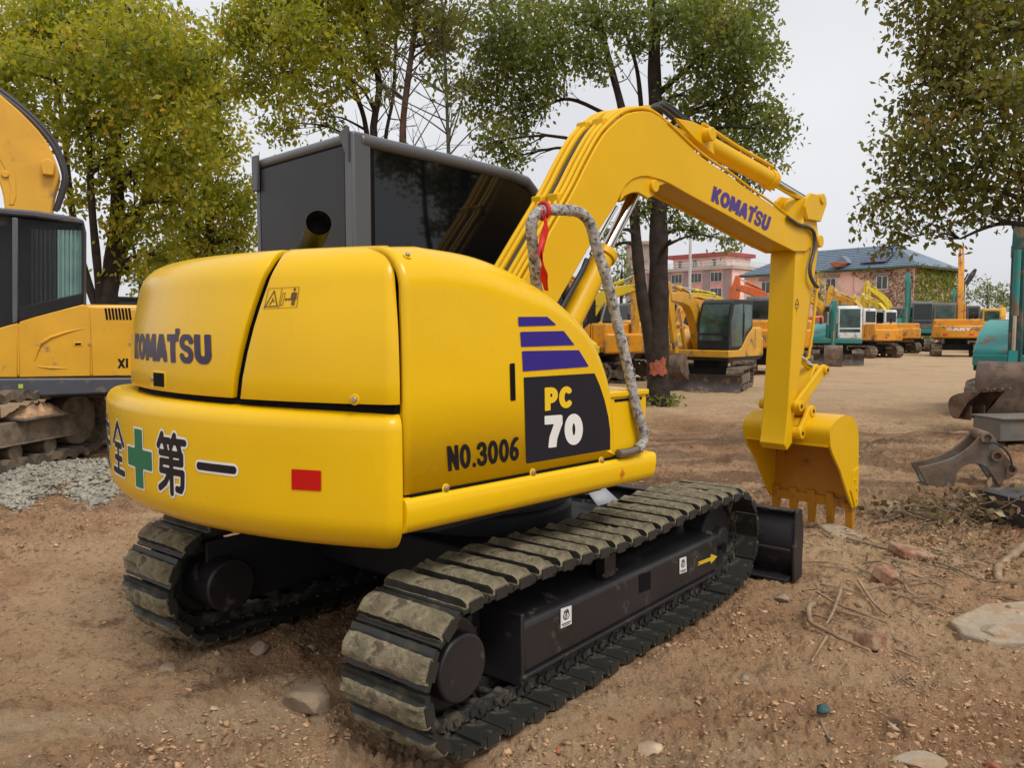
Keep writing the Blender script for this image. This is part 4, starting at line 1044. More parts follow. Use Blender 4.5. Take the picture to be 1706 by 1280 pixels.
P = cone_pts(60, 2.6, 15, -10, 38, None); scatter('brick_crumbs', P, r.lognormal(-4.1, .5, len(P)).clip(.008, .05), m_redp, 'small red brick crumbs scattered to the right of the machine', 'brick crumbs', seed=3)
# gravel strip on the left
gp_ = []
while len(gp_) < 7500:
    u, v = r.uniform(-200, 320), r.uniform(772, 862)
    if v > 838 - .06*(u-0) + 14*math.sin(u*.05) + r.normal()*5: continue
    if v < 792 - .18*u - 4 + r.normal()*4: continue
    p = at_z(u, v); gp_.append((p[0], p[1]))
m_grav = mat('grey_gravel', (.30,.275,.22), .9, var=.28, scale=7, bump=.2, bscale=60)
scatter('gravel', gp_, r.lognormal(-3.68, .35, len(gp_)).clip(.012, .055), m_grav, 'strip of pale grey gravel beside the yellow excavator on the left', 'gravel', flat=.95, sink=.15, seed=4)

# ------------------------------------------------------------------ single rocks, bricks, slabs
def rock(name, u, v, size, m, label, cat, flat=.6, sub=3, seed=0, rot=0, stretch=(1,1), tilt=0):
    p = at_z(u, v); V, F_ = rock_mesh(seed, sub, .5)
    V = V*np.array([size*stretch[0], size*stretch[1], size*flat])
    me = bpy.data.meshes.new(name); me.from_pydata(V.tolist(), [], F_.tolist()); me.materials.append(m)
    o = bpy.data.objects.new(name, me); COL.objects.link(o); o.location = (p[0], p[1], gz(p[0], p[1]) + size*flat*.35); o.rotation_euler = (R(tilt), R(tilt*.5), R(rot))
    return tag(o, label, cat)
m_rock = mat('brown_rock', (.27,.20,.135), .92, var=.35, scale=4, bump=.7, bscale=18, spec=.3)
m_brick = mat('fired_brick', (.30,.135,.08), .92, var=.3, scale=9, bump=.9, bscale=30, dirt=(.36,.24,.15), damt=.55, dscale=11)
m_conc = mat('weathered_concrete', (.40,.325,.235), .95, var=.28, scale=5, bump=.9, bscale=16, dirt=(.34,.23,.14), damt=.55, dscale=4)
rock('rock', 516, 1196, .115, m_rock, 'largest brown rock, beside the rear end of the near track', 'rock', .7, seed=3, rot=20)
rock('rock', 434, 1100, .055, m_rock, 'fist sized brown rock lying between the two tracks', 'rock', .7, seed=5)
rock('rock', 277, 1124, .048, m_rock, 'small tan stone left of the soil heap behind the far track', 'rock', .7, seed=8)
rock('rock', 520, 1101, .030, m_conc, 'small pale stone on the soil between the tracks', 'rock', .6, seed=12)
rock('rock', 1083, 1242, .052, m_peb, 'pale tan stone lying at the bottom edge right of the near track', 'rock', .6, seed=14, rot=40)
rock('rock', 1240, 1130, .040, m_rock, 'low brown stone in the soil below the red brick', 'rock', .5, seed=15)
rock('rock', 1530, 1270, .075, m_conc, 'grey white lump half buried at the lower right', 'rock', .35, seed=17, stretch=(1.5, 1))
rock('rock', 1658, 1062, .085, m_conc, 'rounded concrete lump with a hole on the pale slab', 'concrete lump', .75, seed=22)
rock('rock', 1300, 995, .06, m_rock, 'brown clod under the corner of the dozer blade', 'rock', .7, seed=31)
def slab(name, u0, pts_px, th, m, label, cat, z=0.0, tilt=0):
    P = [at_z(u, v, z) for u, v in pts_px]; c = np.mean(P, axis=0); c[2] = gz(c[0], c[1])
    mb = MB(); n = len(P); PP = []
    for k in range(n):
        a, b2 = P[k]-c, P[(k+1) % n]-c
        for q in (0, .34, .67):
            w_ = a*(1-q)+b2*q; PP.append((w_[0]*(1+.06*float(vnoise(k*3.1+q*9, 2.2))), w_[1]*(1+.06*float(vnoise(k*1.7+q*7, 5.2)))))
    mb.prismz(PP, -.05, th-.022); o = mb.build(name, m, None, bevel=.012, ang=50); o.location = c; o.rotation_euler = (R(tilt), 0, 0); return tag(o, label, cat)
slab('concrete_slab', 0, [(1362,872),(1395,868),(1450,893),(1462,906),(1440,908),(1400,897)], .045, m_conc, 'thin concrete slab lying just below the bucket teeth', 'slab')
slab('concrete_slab', 0, [(1582,1040),(1640,1012),(1720,1008),(1760,1040),(1730,1078),(1650,1076),(1600,1062)], .055, m_conc, 'broad pale broken slab on the ground at the right edge', 'slab')
def brick(u, v, rz, tx_, label, sz=(.115,.055,.045)):
    p = at_z(u, v); mb = MB(); mb.box(-sz[0], sz[0], -sz[1], sz[1], -sz[2], sz[2])
    o = mb.build('brick', m_brick, None, bevel=.012, seg=2, ang=60); o.location = (p[0], p[1], gz(p[0], p[1])+.012); o.rotation_euler = (R(tx_), R(12), R(rz)); return tag(o, label, 'brick')
brick(1444, 1072, 118, 18, 'red brick lying alone on the soil near the twisted roots', (.085,.05,.045))
brick(1478, 968, 40, 25, 'half buried orange red brick above the twisted roots', (.10,.06,.04))
brick(1520, 935, 12, 8, 'flat pink brick beside the long thin branch', (.14,.09,.03))
# plastic cap with its stalk
p = at_z(1374, 1200)
cp = MB(); V, F_ = rock_mesh(41, 2, .6); cp.add(V*np.array([.038,.030,.026]), [tuple(f) for f in F_])
o = cp.build('plastic_scrap', mat('teal_plastic', (.03,.085,.085), .5, var=.5, scale=30, bump=.6, bscale=60), None, ang=60); o.location = (p[0], p[1], gz(p[0], p[1])+.03); tag(o, 'crumpled dark teal plastic scrap in the soil at lower right', 'plastic scrap')
# branches, roots and twigs
m_bark = mat('dry_branch', (.22,.155,.095), .9, var=.4, scale=14, bump=.6, bscale=50)
m_barkp = mat('peeled_branch', (.30,.21,.12), .85, var=.3, scale=9, bump=.4, bscale=40, dirt=(.2,.13,.08), damt=.4, dscale=8)
def branch(px, r0, r1, m, label, cat='branch', name='branch', lift=.02, extra=()):
    P = [at_z(u, v) for u, v, *_ in px]; o0 = P[0].copy(); o0[2] = gz(o0[0], o0[1])
    Q = []
    for p_, q in zip(P, px):
        Q.append((p_[0]-o0[0], p_[1]-o0[1], gz(p_[0], p_[1])-o0[2] + lift + (q[2] if len(q) > 2 else 0)))
    mb = MB()
    S_ = smooth_poly(Q, max(8, len(Q)*6)); n = len(S_)
    mb.tube(S_, [(r0+(r1-r0)*i/(n-1))*(1+.14*math.sin(i*1.9)) for i in range(n)], 8)
    for e_, er in extra:
        E_ = [at_z(u, v) for u, v, *_ in e_]; E2 = [(q[0]-o0[0], q[1]-o0[1], gz(q[0], q[1])-o0[2]+lift+(k[2] if len(k) > 2 else 0)) for q, k in zip(E_, e_)]
        mb.tube(smooth_poly(E2, len(E2)*5), [er*(1-.5*i/(len(E2)*5-1)) for i in range(len(E2)*5)], 7)
    o = mb.build(name, m, None, ang=60); o.location = o0; return tag(o, label, cat)
branch([(1410,912),(1480,925),(1535,940),(1580,957),(1630,968),(1665,972)], .012, .006, m_bark, 'long thin dark branch lying across the soil at right', extra=[([(1475,888),(1520,912),(1580,930),(1620,940)], .006), ([(1600,910),(1630,935),(1645,965)], .006)])
branch([(1730,905),(1700,925),(1672,940),(1662,958),(1668,972),(1700,985)], .034, .026, m_barkp, 'thick peeled yellowish branch bent at the right edge')
branch([(1355,1010,.02),(1347,1030,.05),(1350,1052,.03),(1368,1062,.01),(1400,1075),(1450,1095)], .020, .008, m_barkp, 'knot of pale twisted roots right of the dozer blade', 'roots', 'root_knot', extra=[([(1400,1000,.05),(1388,1030,.03),(1376,1058,.02)], .012), ([(1378,1068),(1366,1090),(1352,1110)], .010), ([(1360,1000,.05),(1400,1015,.02),(1440,1030),(1478,1042)], .009), ([(1430,980,.02),(1455,1010,.01),(1478,1028)], .012)])
branch([(1455,870),(1480,864),(1500,858),(1530,850),(1560,842,.05)], .014, .007, m_bark, 'grey brown stick lying left of the brush pile', 'stick', 'stick')
branch([(1366,1210),(1380,1225),(1392,1240)], .007, .004, m_bark, 'short thin stalk below the teal plastic scrap', 'stick', 'stick')
branch([(1495,1128),(1510,1134),(1520,1142)], .006, .003, m_barkp, 'tiny pale curved twig alone in the soil', 'stick', 'stick')
branch([(470,790+380),(500,1160),(530,1150)], .004, .003, m_bark, 'thin dark twig near the bottom left of the rock', 'stick', 'stick')
# ================================================================== other machines in the yard
def pm_(name, col, **k):
    k = {**dict(rough=.42, coat=.12, var=.10, scale=2.5, dirt=(.20,.13,.08), damt=.28, dscale=3.0), **k}; return mat(name, col, **k)
P_YEL = pm_('old_yellow_paint', (.62,.31,.012)); P_ORY = pm_('orange_yellow_paint', (.66,.27,.008)); P_LEM = pm_('lemon_paint', (.70,.50,.015))
P_ORG = pm_('red_orange_paint', (.60,.105,.012)); P_TEAL = pm_('teal_paint', (.015,.23,.21)); P_WHT = pm_('white_cab_paint', (.62,.62,.60))
P_BLK = mat('black_cab_paint', (.012,.012,.013), .45, var=.2, spec=.3); P_GRY = pm_('grey_cab_paint_old', (.10,.10,.10)); P_DKB = pm_('black_boom_paint', (.03,.03,.033))
P_LBL = mat('red_stripe_vinyl', (.62,.07,.012), .4, var=.15)
M_GLS = mat('cab_glass', (.012,.017,.016), .06, var=.3, scale=1.3, rvar=.02); M_GLSG = mat('green_reflection_cab_glass', (.045,.085,.070), .07, var=.8, scale=1.6, rvar=.02)  # second glass has a green reflection painted into its base colour
M_TRK = mat('muddy_track_steel', (.075,.058,.042), .85, var=.35, scale=9, bump=.4, bscale=35, dirt=(.20,.145,.095), damt=.5, dscale=4)
M_FRM = mat('muddy_frame', (.15,.112,.078), .9, var=.3, scale=5, bump=.4, bscale=25, dirt=(.23,.17,.115), damt=.5, dscale=5)
M_BKT = mat('worn_bucket_steel', (.10,.066,.047), .75, var=.35, scale=5, bump=.3, bscale=25, dirt=(.19,.125,.085), damt=.5, dscale=4)
M_DRK = mat('machine_dark_metal', (.016,.015,.015), .7, var=.3)  # plain dark metal for decks, seams, exhausts and car bodies
def track_mb(L, h, w_, teeth=None, cy=0):
    m = MB(); r_ = h/2; pr = []; per = 2*(L-h)+math.pi*h; n = int(per/(.16*h/.66)); n = max(n, 16)
    S_ = []
    for i in range(n*4):
        s = per*i/(n*4)
        if s < L-h: p = (-(L-h)/2+s, 0); nn = (0, -1)
        elif s < L-h+math.pi*r_: q = (s-(L-h))/r_; p = ((L-h)/2+r_*math.sin(q), r_-r_*math.cos(q)); nn = (math.sin(q), -math.cos(q))
        elif s < 2*(L-h)+math.pi*r_: p = ((L-h)/2-(s-(L-h)-math.pi*r_), h); nn = (0, 1)
        else: q = (s-2*(L-h)-math.pi*r_)/r_; p = (-(L-h)/2-r_*math.sin(q), r_+r_*math.cos(q)); nn = (-math.sin(q), math.cos(q))
        o = .0 if i % 4 in (0, 1) else -.028*h/.66
        S_.append((p[0]+nn[0]*o, p[1]+nn[1]*o, nn))
    out = [(x, z) for x, z, _ in S_]; inn = [(x-nn[0]*.07*h/.66, z-nn[1]*.07*h/.66) for x, z, nn in S_]; k = len(out)
    vs = []
    for y in (cy-w_/2, cy+w_/2): vs += [(x, y, z) for x, z in out] + [(x, y, z) for x, z in inn]
    fs = []
    for i in range(k):
        j = (i+1) % k
        fs += [(i, j, 2*k+j, 2*k+i), (k+j, k+i, 3*k+i, 3*k+j), (j, i, k+i, k+j), (2*k+i, 2*k+j, 3*k+j, 3*k+i)]
    m.add(vs, fs); return m
def limb(m, P, H, y0, y1):               # tapered beam along a side-view line
    P = [np.array(p, float) for p in P]; n = len(P); up = []; dn = []
    for i in range(n):
        d = P[min(i+1, n-1)]-P[max(i-1, 0)]; d /= np.linalg.norm(d); nn = np.array([-d[1], d[0]])
        up.append(tuple(P[i]+nn*H[i]/2)); dn.append(tuple(P[i]-nn*H[i]/2))
    m.prism(up + dn[::-1], y0, y1); return m
BKT = [(.0,-.09),(-.01,.05),(.14,.13),(.30,.145),(.45,.10),(.54,-.01),(.565,-.17),(.565,-.34),(.55,-.54),(.50,-.80)]
def bucket_mb(hinge, rot, width, k=1.0, flip=1, cy=0):
    ca, sa = math.cos(R(rot)), math.sin(R(rot)); m = MB()
    tf = lambda x, z: (hinge[0]+k*flip*(x*ca-z*sa), hinge[1]+k*(x*sa+z*ca))
    op = smooth_poly(BKT, 18); o2 = [(x*.96+.012, z*.96) for x, z in op]
    side = [tf(*p) for p in op + [(.44,-.70),(.32,-.42),(.12,-.20)]]
    m.prism(side, cy-width/2, cy-width/2+.025*k); m.prism(side, cy+width/2-.025*k, cy+width/2)
    A = [tf(*p) for p in op]; B_ = [tf(*p) for p in o2]
    m.prism(A + B_[::-1], cy-width/2+.02*k, cy+width/2-.02*k)
    te = MB()
    for i in range(4):
        y = cy-width/2+.06*k+(width-.12*k)*i/3
        te.prism([tf(.50,-.70), tf(.58,-.70), tf(.545,-.95), tf(.52,-.95)], y-.04*k, y+.04*k)
    return m, te
def excavator(label, xy, yaw, s, body, cabc, boomc, pose, track_yaw=None, blade=False, stripe=False, glass=None, boom_w=.26, bucket_rot=0, bucket_flip=1,
              group='excavators parked in the yard behind', z=None, cw=None, parts=True, bucket_mat=None, no_bucket=False, bucket_k=1.0):
    glass = glass or M_GLS
    T_ = thing('excavator', (xy[0], xy[1], (gz(*xy) if math.hypot(*xy) < 30 else 0) if z is None else z), yaw, label, 'excavator', group)
    T_.scale = (1, 1, 1)
    sc = lambda p: (p[0]*s, p[1]*s, p[2]*s)
    def B(mb, name, m, par=T_, **k):
        mb.xf(sc); return mb.build(name, m, par, **k)
    ty = R((track_yaw if track_yaw is not None else yaw) - yaw)
    rt = lambda p: (p[0]*math.cos(ty)-p[1]*math.sin(ty), p[0]*math.sin(ty)+p[1]*math.cos(ty), p[2])
    for sd_ in (-1, 1):
        tm = track_mb(2.9, .66, .45, cy=sd_*.87); tm.xf(rt); B(tm, 'track', M_TRK, bevel=0)
        fm = MB(); fm.prismx([(sd_*.87+sd_*.17, .18), (sd_*.87+sd_*.17, .40), (sd_*.87, .46), (sd_*.87-sd_*.15, .46), (sd_*.87-sd_*.15, .18)][::sd_], -1.0, 1.0)
        for x in (-1.12, 1.12): fm.cyl((x, sd_*.87-.12, .33), (x, sd_*.87+.12, .33), .22, 20)
        for x in (-.7, -.25, .25, .7): fm.cyl((x, sd_*.87-.1, .14), (x, sd_*.87+.15, .14), .075, 12)
        fm.xf(rt); B(fm, 'track_frame', M_FRM, bevel=.015*s)
    cb = MB(); cb.box(-.6, .6, -.7, .7, .3, .6); cb.tube([(0,0,.55),(0,0,.88)], .5, 24); cb.xf(rt); B(cb, 'car_body', M_DRK)
    if blade:
        bl = MB(); pr = [(1.72-.09*math.sin(math.pi*t), .02+.46*t) for t in np.linspace(0, 1, 7)]
        bl.prism(pr + [(x+.05, z_) for x, z_ in pr[::-1]], -1.1, 1.1); bl.box(.6, 1.66, -.5, -.38, .22, .34); bl.box(.6, 1.66, .38, .5, .22, .34)
        bl.xf(rt); B(bl, 'dozer_blade', mat('blade_steel', (.055,.045,.042), .6, var=.3, dirt=(.2,.14,.09), damt=.35))
    # house: deck, hood, right side, rounded counterweight
    dkm = MB(); dkm.box(-1.25, 1.0, -1.02, 1.02, .84, .93); B(dkm, 'upper_deck', M_DRK, bevel=.02*s)
    lw = MB(); lw.box(-1.2, 1.06, -1.03, 1.05, .931, 1.14); lw.prism([(-.62,1.1),(.45,1.1),(.15,1.22),(-.2,1.55),(-.62,1.80)], 1.00, 1.052); B(lw, 'lower_body', body, bevel=.03*s, seg=2)
    ho = MB(); ho.box(-1.28, -.62, -1.04, 1.04, 1.0, 1.80); ho.prism([(-.62,1.0),(1.0,1.0),(1.0,1.22),(.55,1.50),(-.2,1.74),(-.62,1.79)], -1.04, -.38)
    B(ho, 'engine_hood', body, bevel=.07*s, seg=3, bang=30)
    se = MB(); se.box(-.76, -.748, -1.046, 1.046, 1.02, 1.74); se.box(-.1, -.088, -1.046, -.9, 1.02, 1.66)
    for k in range(6): se.box(-.60+.07*k, -.565+.07*k, -1.0465, -.95, 1.52, 1.64)
    B(se, 'panel_seams', M_DRK)
    cwp = [(-1.22, -1.07), (-1.36, -1.05), (-1.52, -.72), (-1.60, -.36), (-1.63, 0), (-1.60, .36), (-1.52, .72), (-1.36, 1.05), (-1.22, 1.07)]
    cm = MB(); cm.prismz(cwp, .90, 1.50); cwo = B(cm, 'counterweight', cw or body, bevel=.09*s, seg=4, bang=50)
    if stripe:
        for a, b2 in ((-1, -.45), (.45, 1)):
            st = MB(); yy = np.linspace(a, b2, 8); st.grid([[(-1.645+.26*y*y*1.0+(.06 if abs(y)>.9 else 0), y, z_) for y in yy] for z_ in (1.02, 1.12)]); st.xf(sc); st.build('stripe', P_LBL, cwo, recalc=False)
        st = MB(); st.add([(-1.0,-1.0445,1.03),(.6,-1.0445,1.03),(.3,-1.0445,1.12),(-1.0,-1.0445,1.14)], [(0,1,2,3)]); st.xf(sc); st.build('stripe', P_LBL, cwo, recalc=False)
    # cab
    cp_ = [(-.60, 1.142), (-.60, 2.52), (-.52, 2.60), (.62, 2.58), (.80, 2.48), (.98, 1.95), (1.04, 1.142)]
    cbm = MB(); cbm.prism(cp_, .06, 1.03); cab = B(cbm, 'cab', cabc, bevel=.045*s, seg=3, bang=30)
    def pane(nm, mb, lb=None): mb.xf(sc); return mb.build(nm, glass, cab, bevel=0)
    fr = lambda z_: (.80+(2.48-z_)*.34 if z_ > 1.95 else .98+(1.95-z_)*.063) + .006
    w1 = MB(); zz = [1.62, 1.95, 2.2, 2.44]; w1.grid([[(fr(z_), .13, z_), (fr(z_), .96, z_)] for z_ in zz]); pane('windscreen', w1)
    w2 = MB(); zz = [1.22, 1.56]; w2.grid([[(fr(z_), .13, z_), (fr(z_), .96, z_)] for z_ in zz]); pane('lower_windscreen', w2)
    for y, nm in ((1.034, 'left'), (.056, 'right')):
        w3 = MB(); w3.add([(.14,y,1.25),(.86,y,1.25),(.88,y,1.95),(.70,y,2.42),(.14,y,2.46)], [(0,1,2,3,4)]); pane('door_window' if nm == 'left' else 'side_window', w3)
        w4 = MB(); w4.add([(-.50,y,1.85),(.04,y,1.55),(.04,y,2.46),(-.50,y,2.44)], [(0,1,2,3)]); pane('rear_side_window', w4)
    w5 = MB(); w5.add([(-.606,.16,1.86),(-.606,.93,1.86),(-.606,.93,2.44),(-.606,.16,2.44)], [(0,1,2,3)]); pane('rear_window', w5)
    hd = MB(); hd.tube([(.05,1.05,1.5),(.05,1.06,2.2)], .014, 8); hd.xf(sc); hd.build('grab_rail', P_GRY, cab)
    exm = MB(); exm.tube([(-.95,-.6,1.78),(-.95,-.6,2.0),(-1.02,-.62,2.08)], .05, 12); B(exm, 'exhaust_pipe', M_DRK)
    # boom, arm, bucket
    yb = -.16; P = pose['boom']; H = pose.get('bh', [.24, .42, .40, .20][:len(P)] if len(P) > 3 else [.24, .44, .20])
    bm = MB(); limb(bm, smooth_poly(P, 9) if len(P) > 2 else P, list(np.interp(np.linspace(0, 1, 9), np.linspace(0, 1, len(H)), H)), yb-boom_w/2, yb+boom_w/2)
    boomo = B(bm, 'boom', boomc, bevel=.015*s)
    hsb = MB(); q = [np.array(p) for p in smooth_poly(P, 9)]
    for oy in (-.07, .05):
        hsb.tube([(p[0]-.0, yb+oy, p[1]+.5*np.interp(i/8, np.linspace(0,1,len(H)), H)+.03) for i, p in enumerate(q[2:7])], .022, 6)
    B(hsb, 'hoses', m_hose)
    tip = np.array(P[-1]); a1 = np.array(pose['arm'])
    d = (a1-tip)/np.linalg.norm(a1-tip); am_ = MB(); limb(am_, [tip-d*.42, tip, a1], [.16, .34, .17], yb-boom_w*.38, yb+boom_w*.38); B(am_, 'arm', pose.get('armc', boomc), bevel=.012*s)
    cyl = MB(); f0 = np.array(P[0])+np.array([.45, -.05]); mid = np.array(P[1]); mid = mid*.75+tip*.25 - np.array([0, .15])
    h2 = f0+(mid-f0)*.6
    B(MB().cyl((f0[0], yb-.2, f0[1]), (h2[0], yb-.2, h2[1]), .065, 14), 'boom_cylinder', boomc); B(MB().cyl((h2[0], yb-.2, h2[1]), (mid[0], yb-.2, mid[1]), .035, 12), 'cylinder_rod', m_chrome)
    c0 = np.array(P[1])*.85+tip*.15 + np.array([0, .32]); c1 = tip-d*.38; ch_ = c0+(c1-c0)*.62
    B(MB().cyl((c0[0], yb, c0[1]), (ch_[0], yb, ch_[1]), .06, 14), 'arm_cylinder', boomc); B(MB().cyl((ch_[0], yb, ch_[1]), (c1[0], yb, c1[1]), .032, 12), 'cylinder_rod', m_chrome)
    nn = np.array([-d[1], d[0]]); nn = nn if nn[0] > 0 else -nn
    e0 = tip+nn*.24; e1 = a1-d*.35+nn*.2; em = e0+(e1-e0)*.65
    B(MB().cyl((e0[0], yb, e0[1]), (em[0], yb, em[1]), .05, 14), 'bucket_cylinder', boomc); B(MB().cyl((em[0], yb, em[1]), (e1[0], yb, e1[1]), .028, 12), 'cylinder_rod', m_chrome)
    if not no_bucket:
        kb, te = bucket_mb(a1, bucket_rot, .72*bucket_k**2, bucket_k, bucket_flip, yb); bo_ = B(kb, 'bucket', bucket_mat or M_BKT, bevel=.006*s)
        te.xf(sc); te.build('teeth', bucket_mat or M_BKT, bo_)
        lk_ = MB(); lk_.bar((e1[0], yb, e1[1]), (a1[0]+.25*bucket_flip, yb, a1[1]+.1), .12, .07); B(lk_, 'bucket_link', boomc)
    return T_
def at(u, d): p = at_d(u, HOR, d); return (p[0], p[1])
POSE_UP = dict(boom=[(.35,1.05),(.95,2.75),(2.75,3.25)], arm=(2.9,1.55))
POSE_LOW = dict(boom=[(.35,1.05),(1.0,2.45),(2.75,2.35)], arm=(2.5,.75))
POSE_D = dict(boom=[(.40,1.0),(1.05,2.45),(2.35,2.62)], arm=(1.95,1.05))
POSE_P = dict(boom=[(.3,1.05),(.75,3.3),(1.75,4.9)], arm=(2.1,2.55))
POSE_O = dict(boom=[(.3,1.05),(1.0,3.2),(2.3,5.2)], arm=(2.9,3.6))
POSE_TUCK = dict(boom=[(.35,1.05),(.8,2.7),(2.2,3.3)], arm=(1.55,1.75))
# D: compact machine with black cab and blade behind the big trunk
excavator('compact yellow excavator with black cab and dozer blade, right of the thick tree trunk', (5.45, 21.9), -130, .92, P_YEL, P_BLK, P_YEL, POSE_D, blade=True, glass=M_GLSG, bucket_rot=-60, track_yaw=-113)
# A: black cab, orange side, seen from behind left of the trunk
excavator('orange yellow excavator with black cab and red white strip, left of the thick tree trunk', at(1000, 24.5), 128, .98, P_ORY, P_BLK, P_YEL, POSE_TUCK, track_yaw=150, stripe=True)
excavator('lemon yellow excavator whose upright arm and worn bucket stand left of the thick trunk', at(948, 24.0), -12, .95, P_LEM, P_BLK, P_LEM, dict(boom=[(.35,1.05),(.9,2.5),(2.1,2.95)], arm=(2.05,.95), armc=P_YEL), bucket_rot=-20, bucket_flip=-1)
excavator('orange yellow excavator seen as a small corner between the thick trunk and the compact boom', at(1108, 33), 38, 1.05, P_ORY, P_GRY, P_ORY, POSE_LOW)
excavator('teal excavator showing only a sliver between the compact boom and its black cab', at(1152, 36), -60, 1.0, P_TEAL, P_GRY, P_YEL, POSE_LOW)
excavator('lemon yellow excavator with low booms behind the black roofed compact cab', at(1238, 38), 165, 1.12, P_LEM, P_GRY, P_LEM, dict(boom=[(.35,1.05),(.9,2.5),(2.6,2.85)], arm=(2.3,1.6)))
excavator('excavator with red orange boom raised against the pink wall', at(1305, 40), 178, 1.22, P_ORG, P_GRY, P_ORG, dict(boom=[(.35,1.05),(.7,2.5),(1.9,3.0)], arm=(2.0,1.5)))
excavator('orange yellow excavator with red stripe seen just right of the compact machine', at(1296, 28.5), 72, 1.05, P_ORY, P_GRY, P_YEL, POSE_TUCK, stripe=True)
excavator('white and teal compact excavator with grey dozer blade beside the hanging arm', (14.5, 35.9), -110, 1.0, P_TEAL, P_WHT, P_TEAL, POSE_LOW, blade=True, glass=M_GLSG)
excavator('orange yellow excavator right behind the white and teal cab, boom folded up', at(1445, 43.5), 118, 1.02, P_ORY, P_WHT, P_YEL, POSE_TUCK, track_yaw=-70, stripe=True)
excavator('yellow excavator with red stripe second behind the white and teal cab', at(1482, 51), 112, 1.05, P_ORY, P_WHT, P_LEM, POSE_TUCK, track_yaw=-70, stripe=True)
excavator('yellow excavator whose boom tip shows left above the white and teal cab', at(1392, 52), -160, 1.2, P_YEL, P_GRY, P_YEL, dict(boom=[(.35,1.05),(.9,2.5),(2.4,3.1)], arm=(2.5,1.7)))
excavator('yellow excavator with dark bucket raised before the ivy covered wall', at(1500, 58), -165, 1.2, P_LEM, P_GRY, P_LEM, dict(boom=[(.35,1.05),(.9,2.8),(2.3,3.7)], arm=(2.2,2.4)))
excavator('yellow excavator with a steep bent boom, farther back above the white and teal cab', at(1436, 62), 172, 1.25, P_YEL, P_GRY, P_YEL, dict(boom=[(.35,1.05),(.8,2.7),(1.9,3.5)], arm=(2.1,2.3)))
excavator('lemon yellow excavator with folded boom, far back below the right house window', at(1478, 72), 150, 1.25, P_LEM, P_GRY, P_LEM, POSE_TUCK)
excavator('orange excavator glimpsed at the far right edge behind the dark upright teal arm', at(1740, 42), 60, 1.1, P_ORY, P_GRY, P_YEL, POSE_TUCK, stripe=True)
excavator('orange yellow excavator with low boom, seen between the twin trunks and the wrapped rail', at(1068, 40), 20, 1.1, P_YEL, P_GRY, P_ORY, POSE_LOW)
excavator('teal excavator with bent boom and brown bucket, nearest of the far row', at(1518, 56), -118, 1.32, P_TEAL, P_GRY, P_TEAL, dict(boom=[(.40,1.0),(1.25,3.1),(2.45,3.55)], arm=(2.35,1.2)), bucket_rot=-40)
excavator('teal excavator showing its boom only, behind the nearer teal one', at(1590, 78), -118, 1.25, P_TEAL, P_GRY, P_TEAL, dict(boom=[(.40,1.0),(1.25,3.1),(2.45,3.75)], arm=(2.35,1.2)))
excavator('excavator with tall black boom standing behind the orange one', at(1613, 66), 152, 1.3, P_DKB, P_GRY, P_DKB, dict(boom=[(.3,1.05),(.6,3.0),(-.1,4.55)], arm=(.5,3.4)), no_bucket=True)
SANY = excavator('orange excavator seen from behind with white lettering on its counterweight', (25.2, 45.4), 64, 1.16, P_ORY, P_GRY, P_ORY, dict(boom=[(.3,1.05),(.75,3.2),(1.5,5.1)], arm=(1.95,2.6)), stripe=True, glass=M_GLSG)
fS, WS = text_sdf('SANY', .11)
def sany3(X, Y):
    y = .52-1.04*X/WS; return (1.16*(-1.634+.22*y*y - .004), 1.16*y, 1.16*(1.24+.155*Y))
_cw = [c for c in SANY.children if c.name.startswith('counterweight')][0]
mark('lettering', fS, (-.05, WS+.05, -.05, 1.05), .05, sany3, m_whitev, _cw)
excavator('excavator with yellow roofed cab right behind the orange one', at(1668, 52), 64, 1.1, P_YEL, P_YEL, P_YEL, POSE_LOW, glass=M_GLSG)
# R: teal machine at the right edge, arm hanging, worn bucket on the ground
excavator('teal excavator at the right edge with dark upright arm and big worn bucket', (10.02, 15.05), -128, 1.0, P_TEAL, P_GRY, P_TEAL, dict(boom=[(.40,1.0),(1.25,2.6),(3.0,2.85)], arm=(3.02,.92), armc=pm_('dark_teal_paint', (.012,.075,.070))), bucket_rot=4, boom_w=.24, bucket_k=1.12)
# two more behind the yellow machine on the left
excavator('orange yellow excavator glimpsed behind the left trunks, above the counterweight', at(226, 19.5), 15, .92, P_ORY, P_BLK, P_YEL, POSE_LOW)

# ------------------------------------------------------------------ the big yellow machine on the left
LE = Frame((at_d(0, 600, 9.3)[0], 9.3, 0), -153.2)
le = thing('excavator', LE.o, LE.deg, 'large yellow excavator at the left edge with muddy track and curtained cab', 'excavator')
ml_y = pm_('deep_yellow_paint', (.66,.335,.010), coat=.3, damt=.12); ml_g = mat('grey_skirt_paint', (.060,.063,.078), .45, var=.12, dirt=(.2,.14,.09), damt=.2)
ly = lambda u, v, y=0.0: (lambda q: (q[0], q[2]))(LE.onY(u, v, y))
MB().prism([ly(-330,632), ly(420,627), ly(420,500), ly(232,508), ly(146,507), ly(60,528), ly(-20,553), ly(-330,570)], -2.5, -.012).build('house', ml_y, le, bevel=.04, seg=3)
MB().prism([ly(32,629), ly(151,627), ly(151,540), ly(146,510), ly(138,507), ly(60,527), ly(32,536)], -.02, .0).build('side_door', ml_y, le, bevel=.01)
MB().prism([ly(154,627), ly(420,624), ly(420,520), ly(232,515), ly(150,512)], -.02, .0).build('rear_panel', ml_y, le, bevel=.012)
MB().prism([ly(-330,629), ly(29,629), ly(29,538), ly(-20,552), ly(-330,560)], -.02, .0).build('front_panel', ml_y, le, bevel=.01)
MB().prism([ly(-330,632), ly(420,628), ly(420,652), ly(205,655), ly(-330,678)], -.30, .03).build('side_skirt', ml_g, le, bevel=.025)
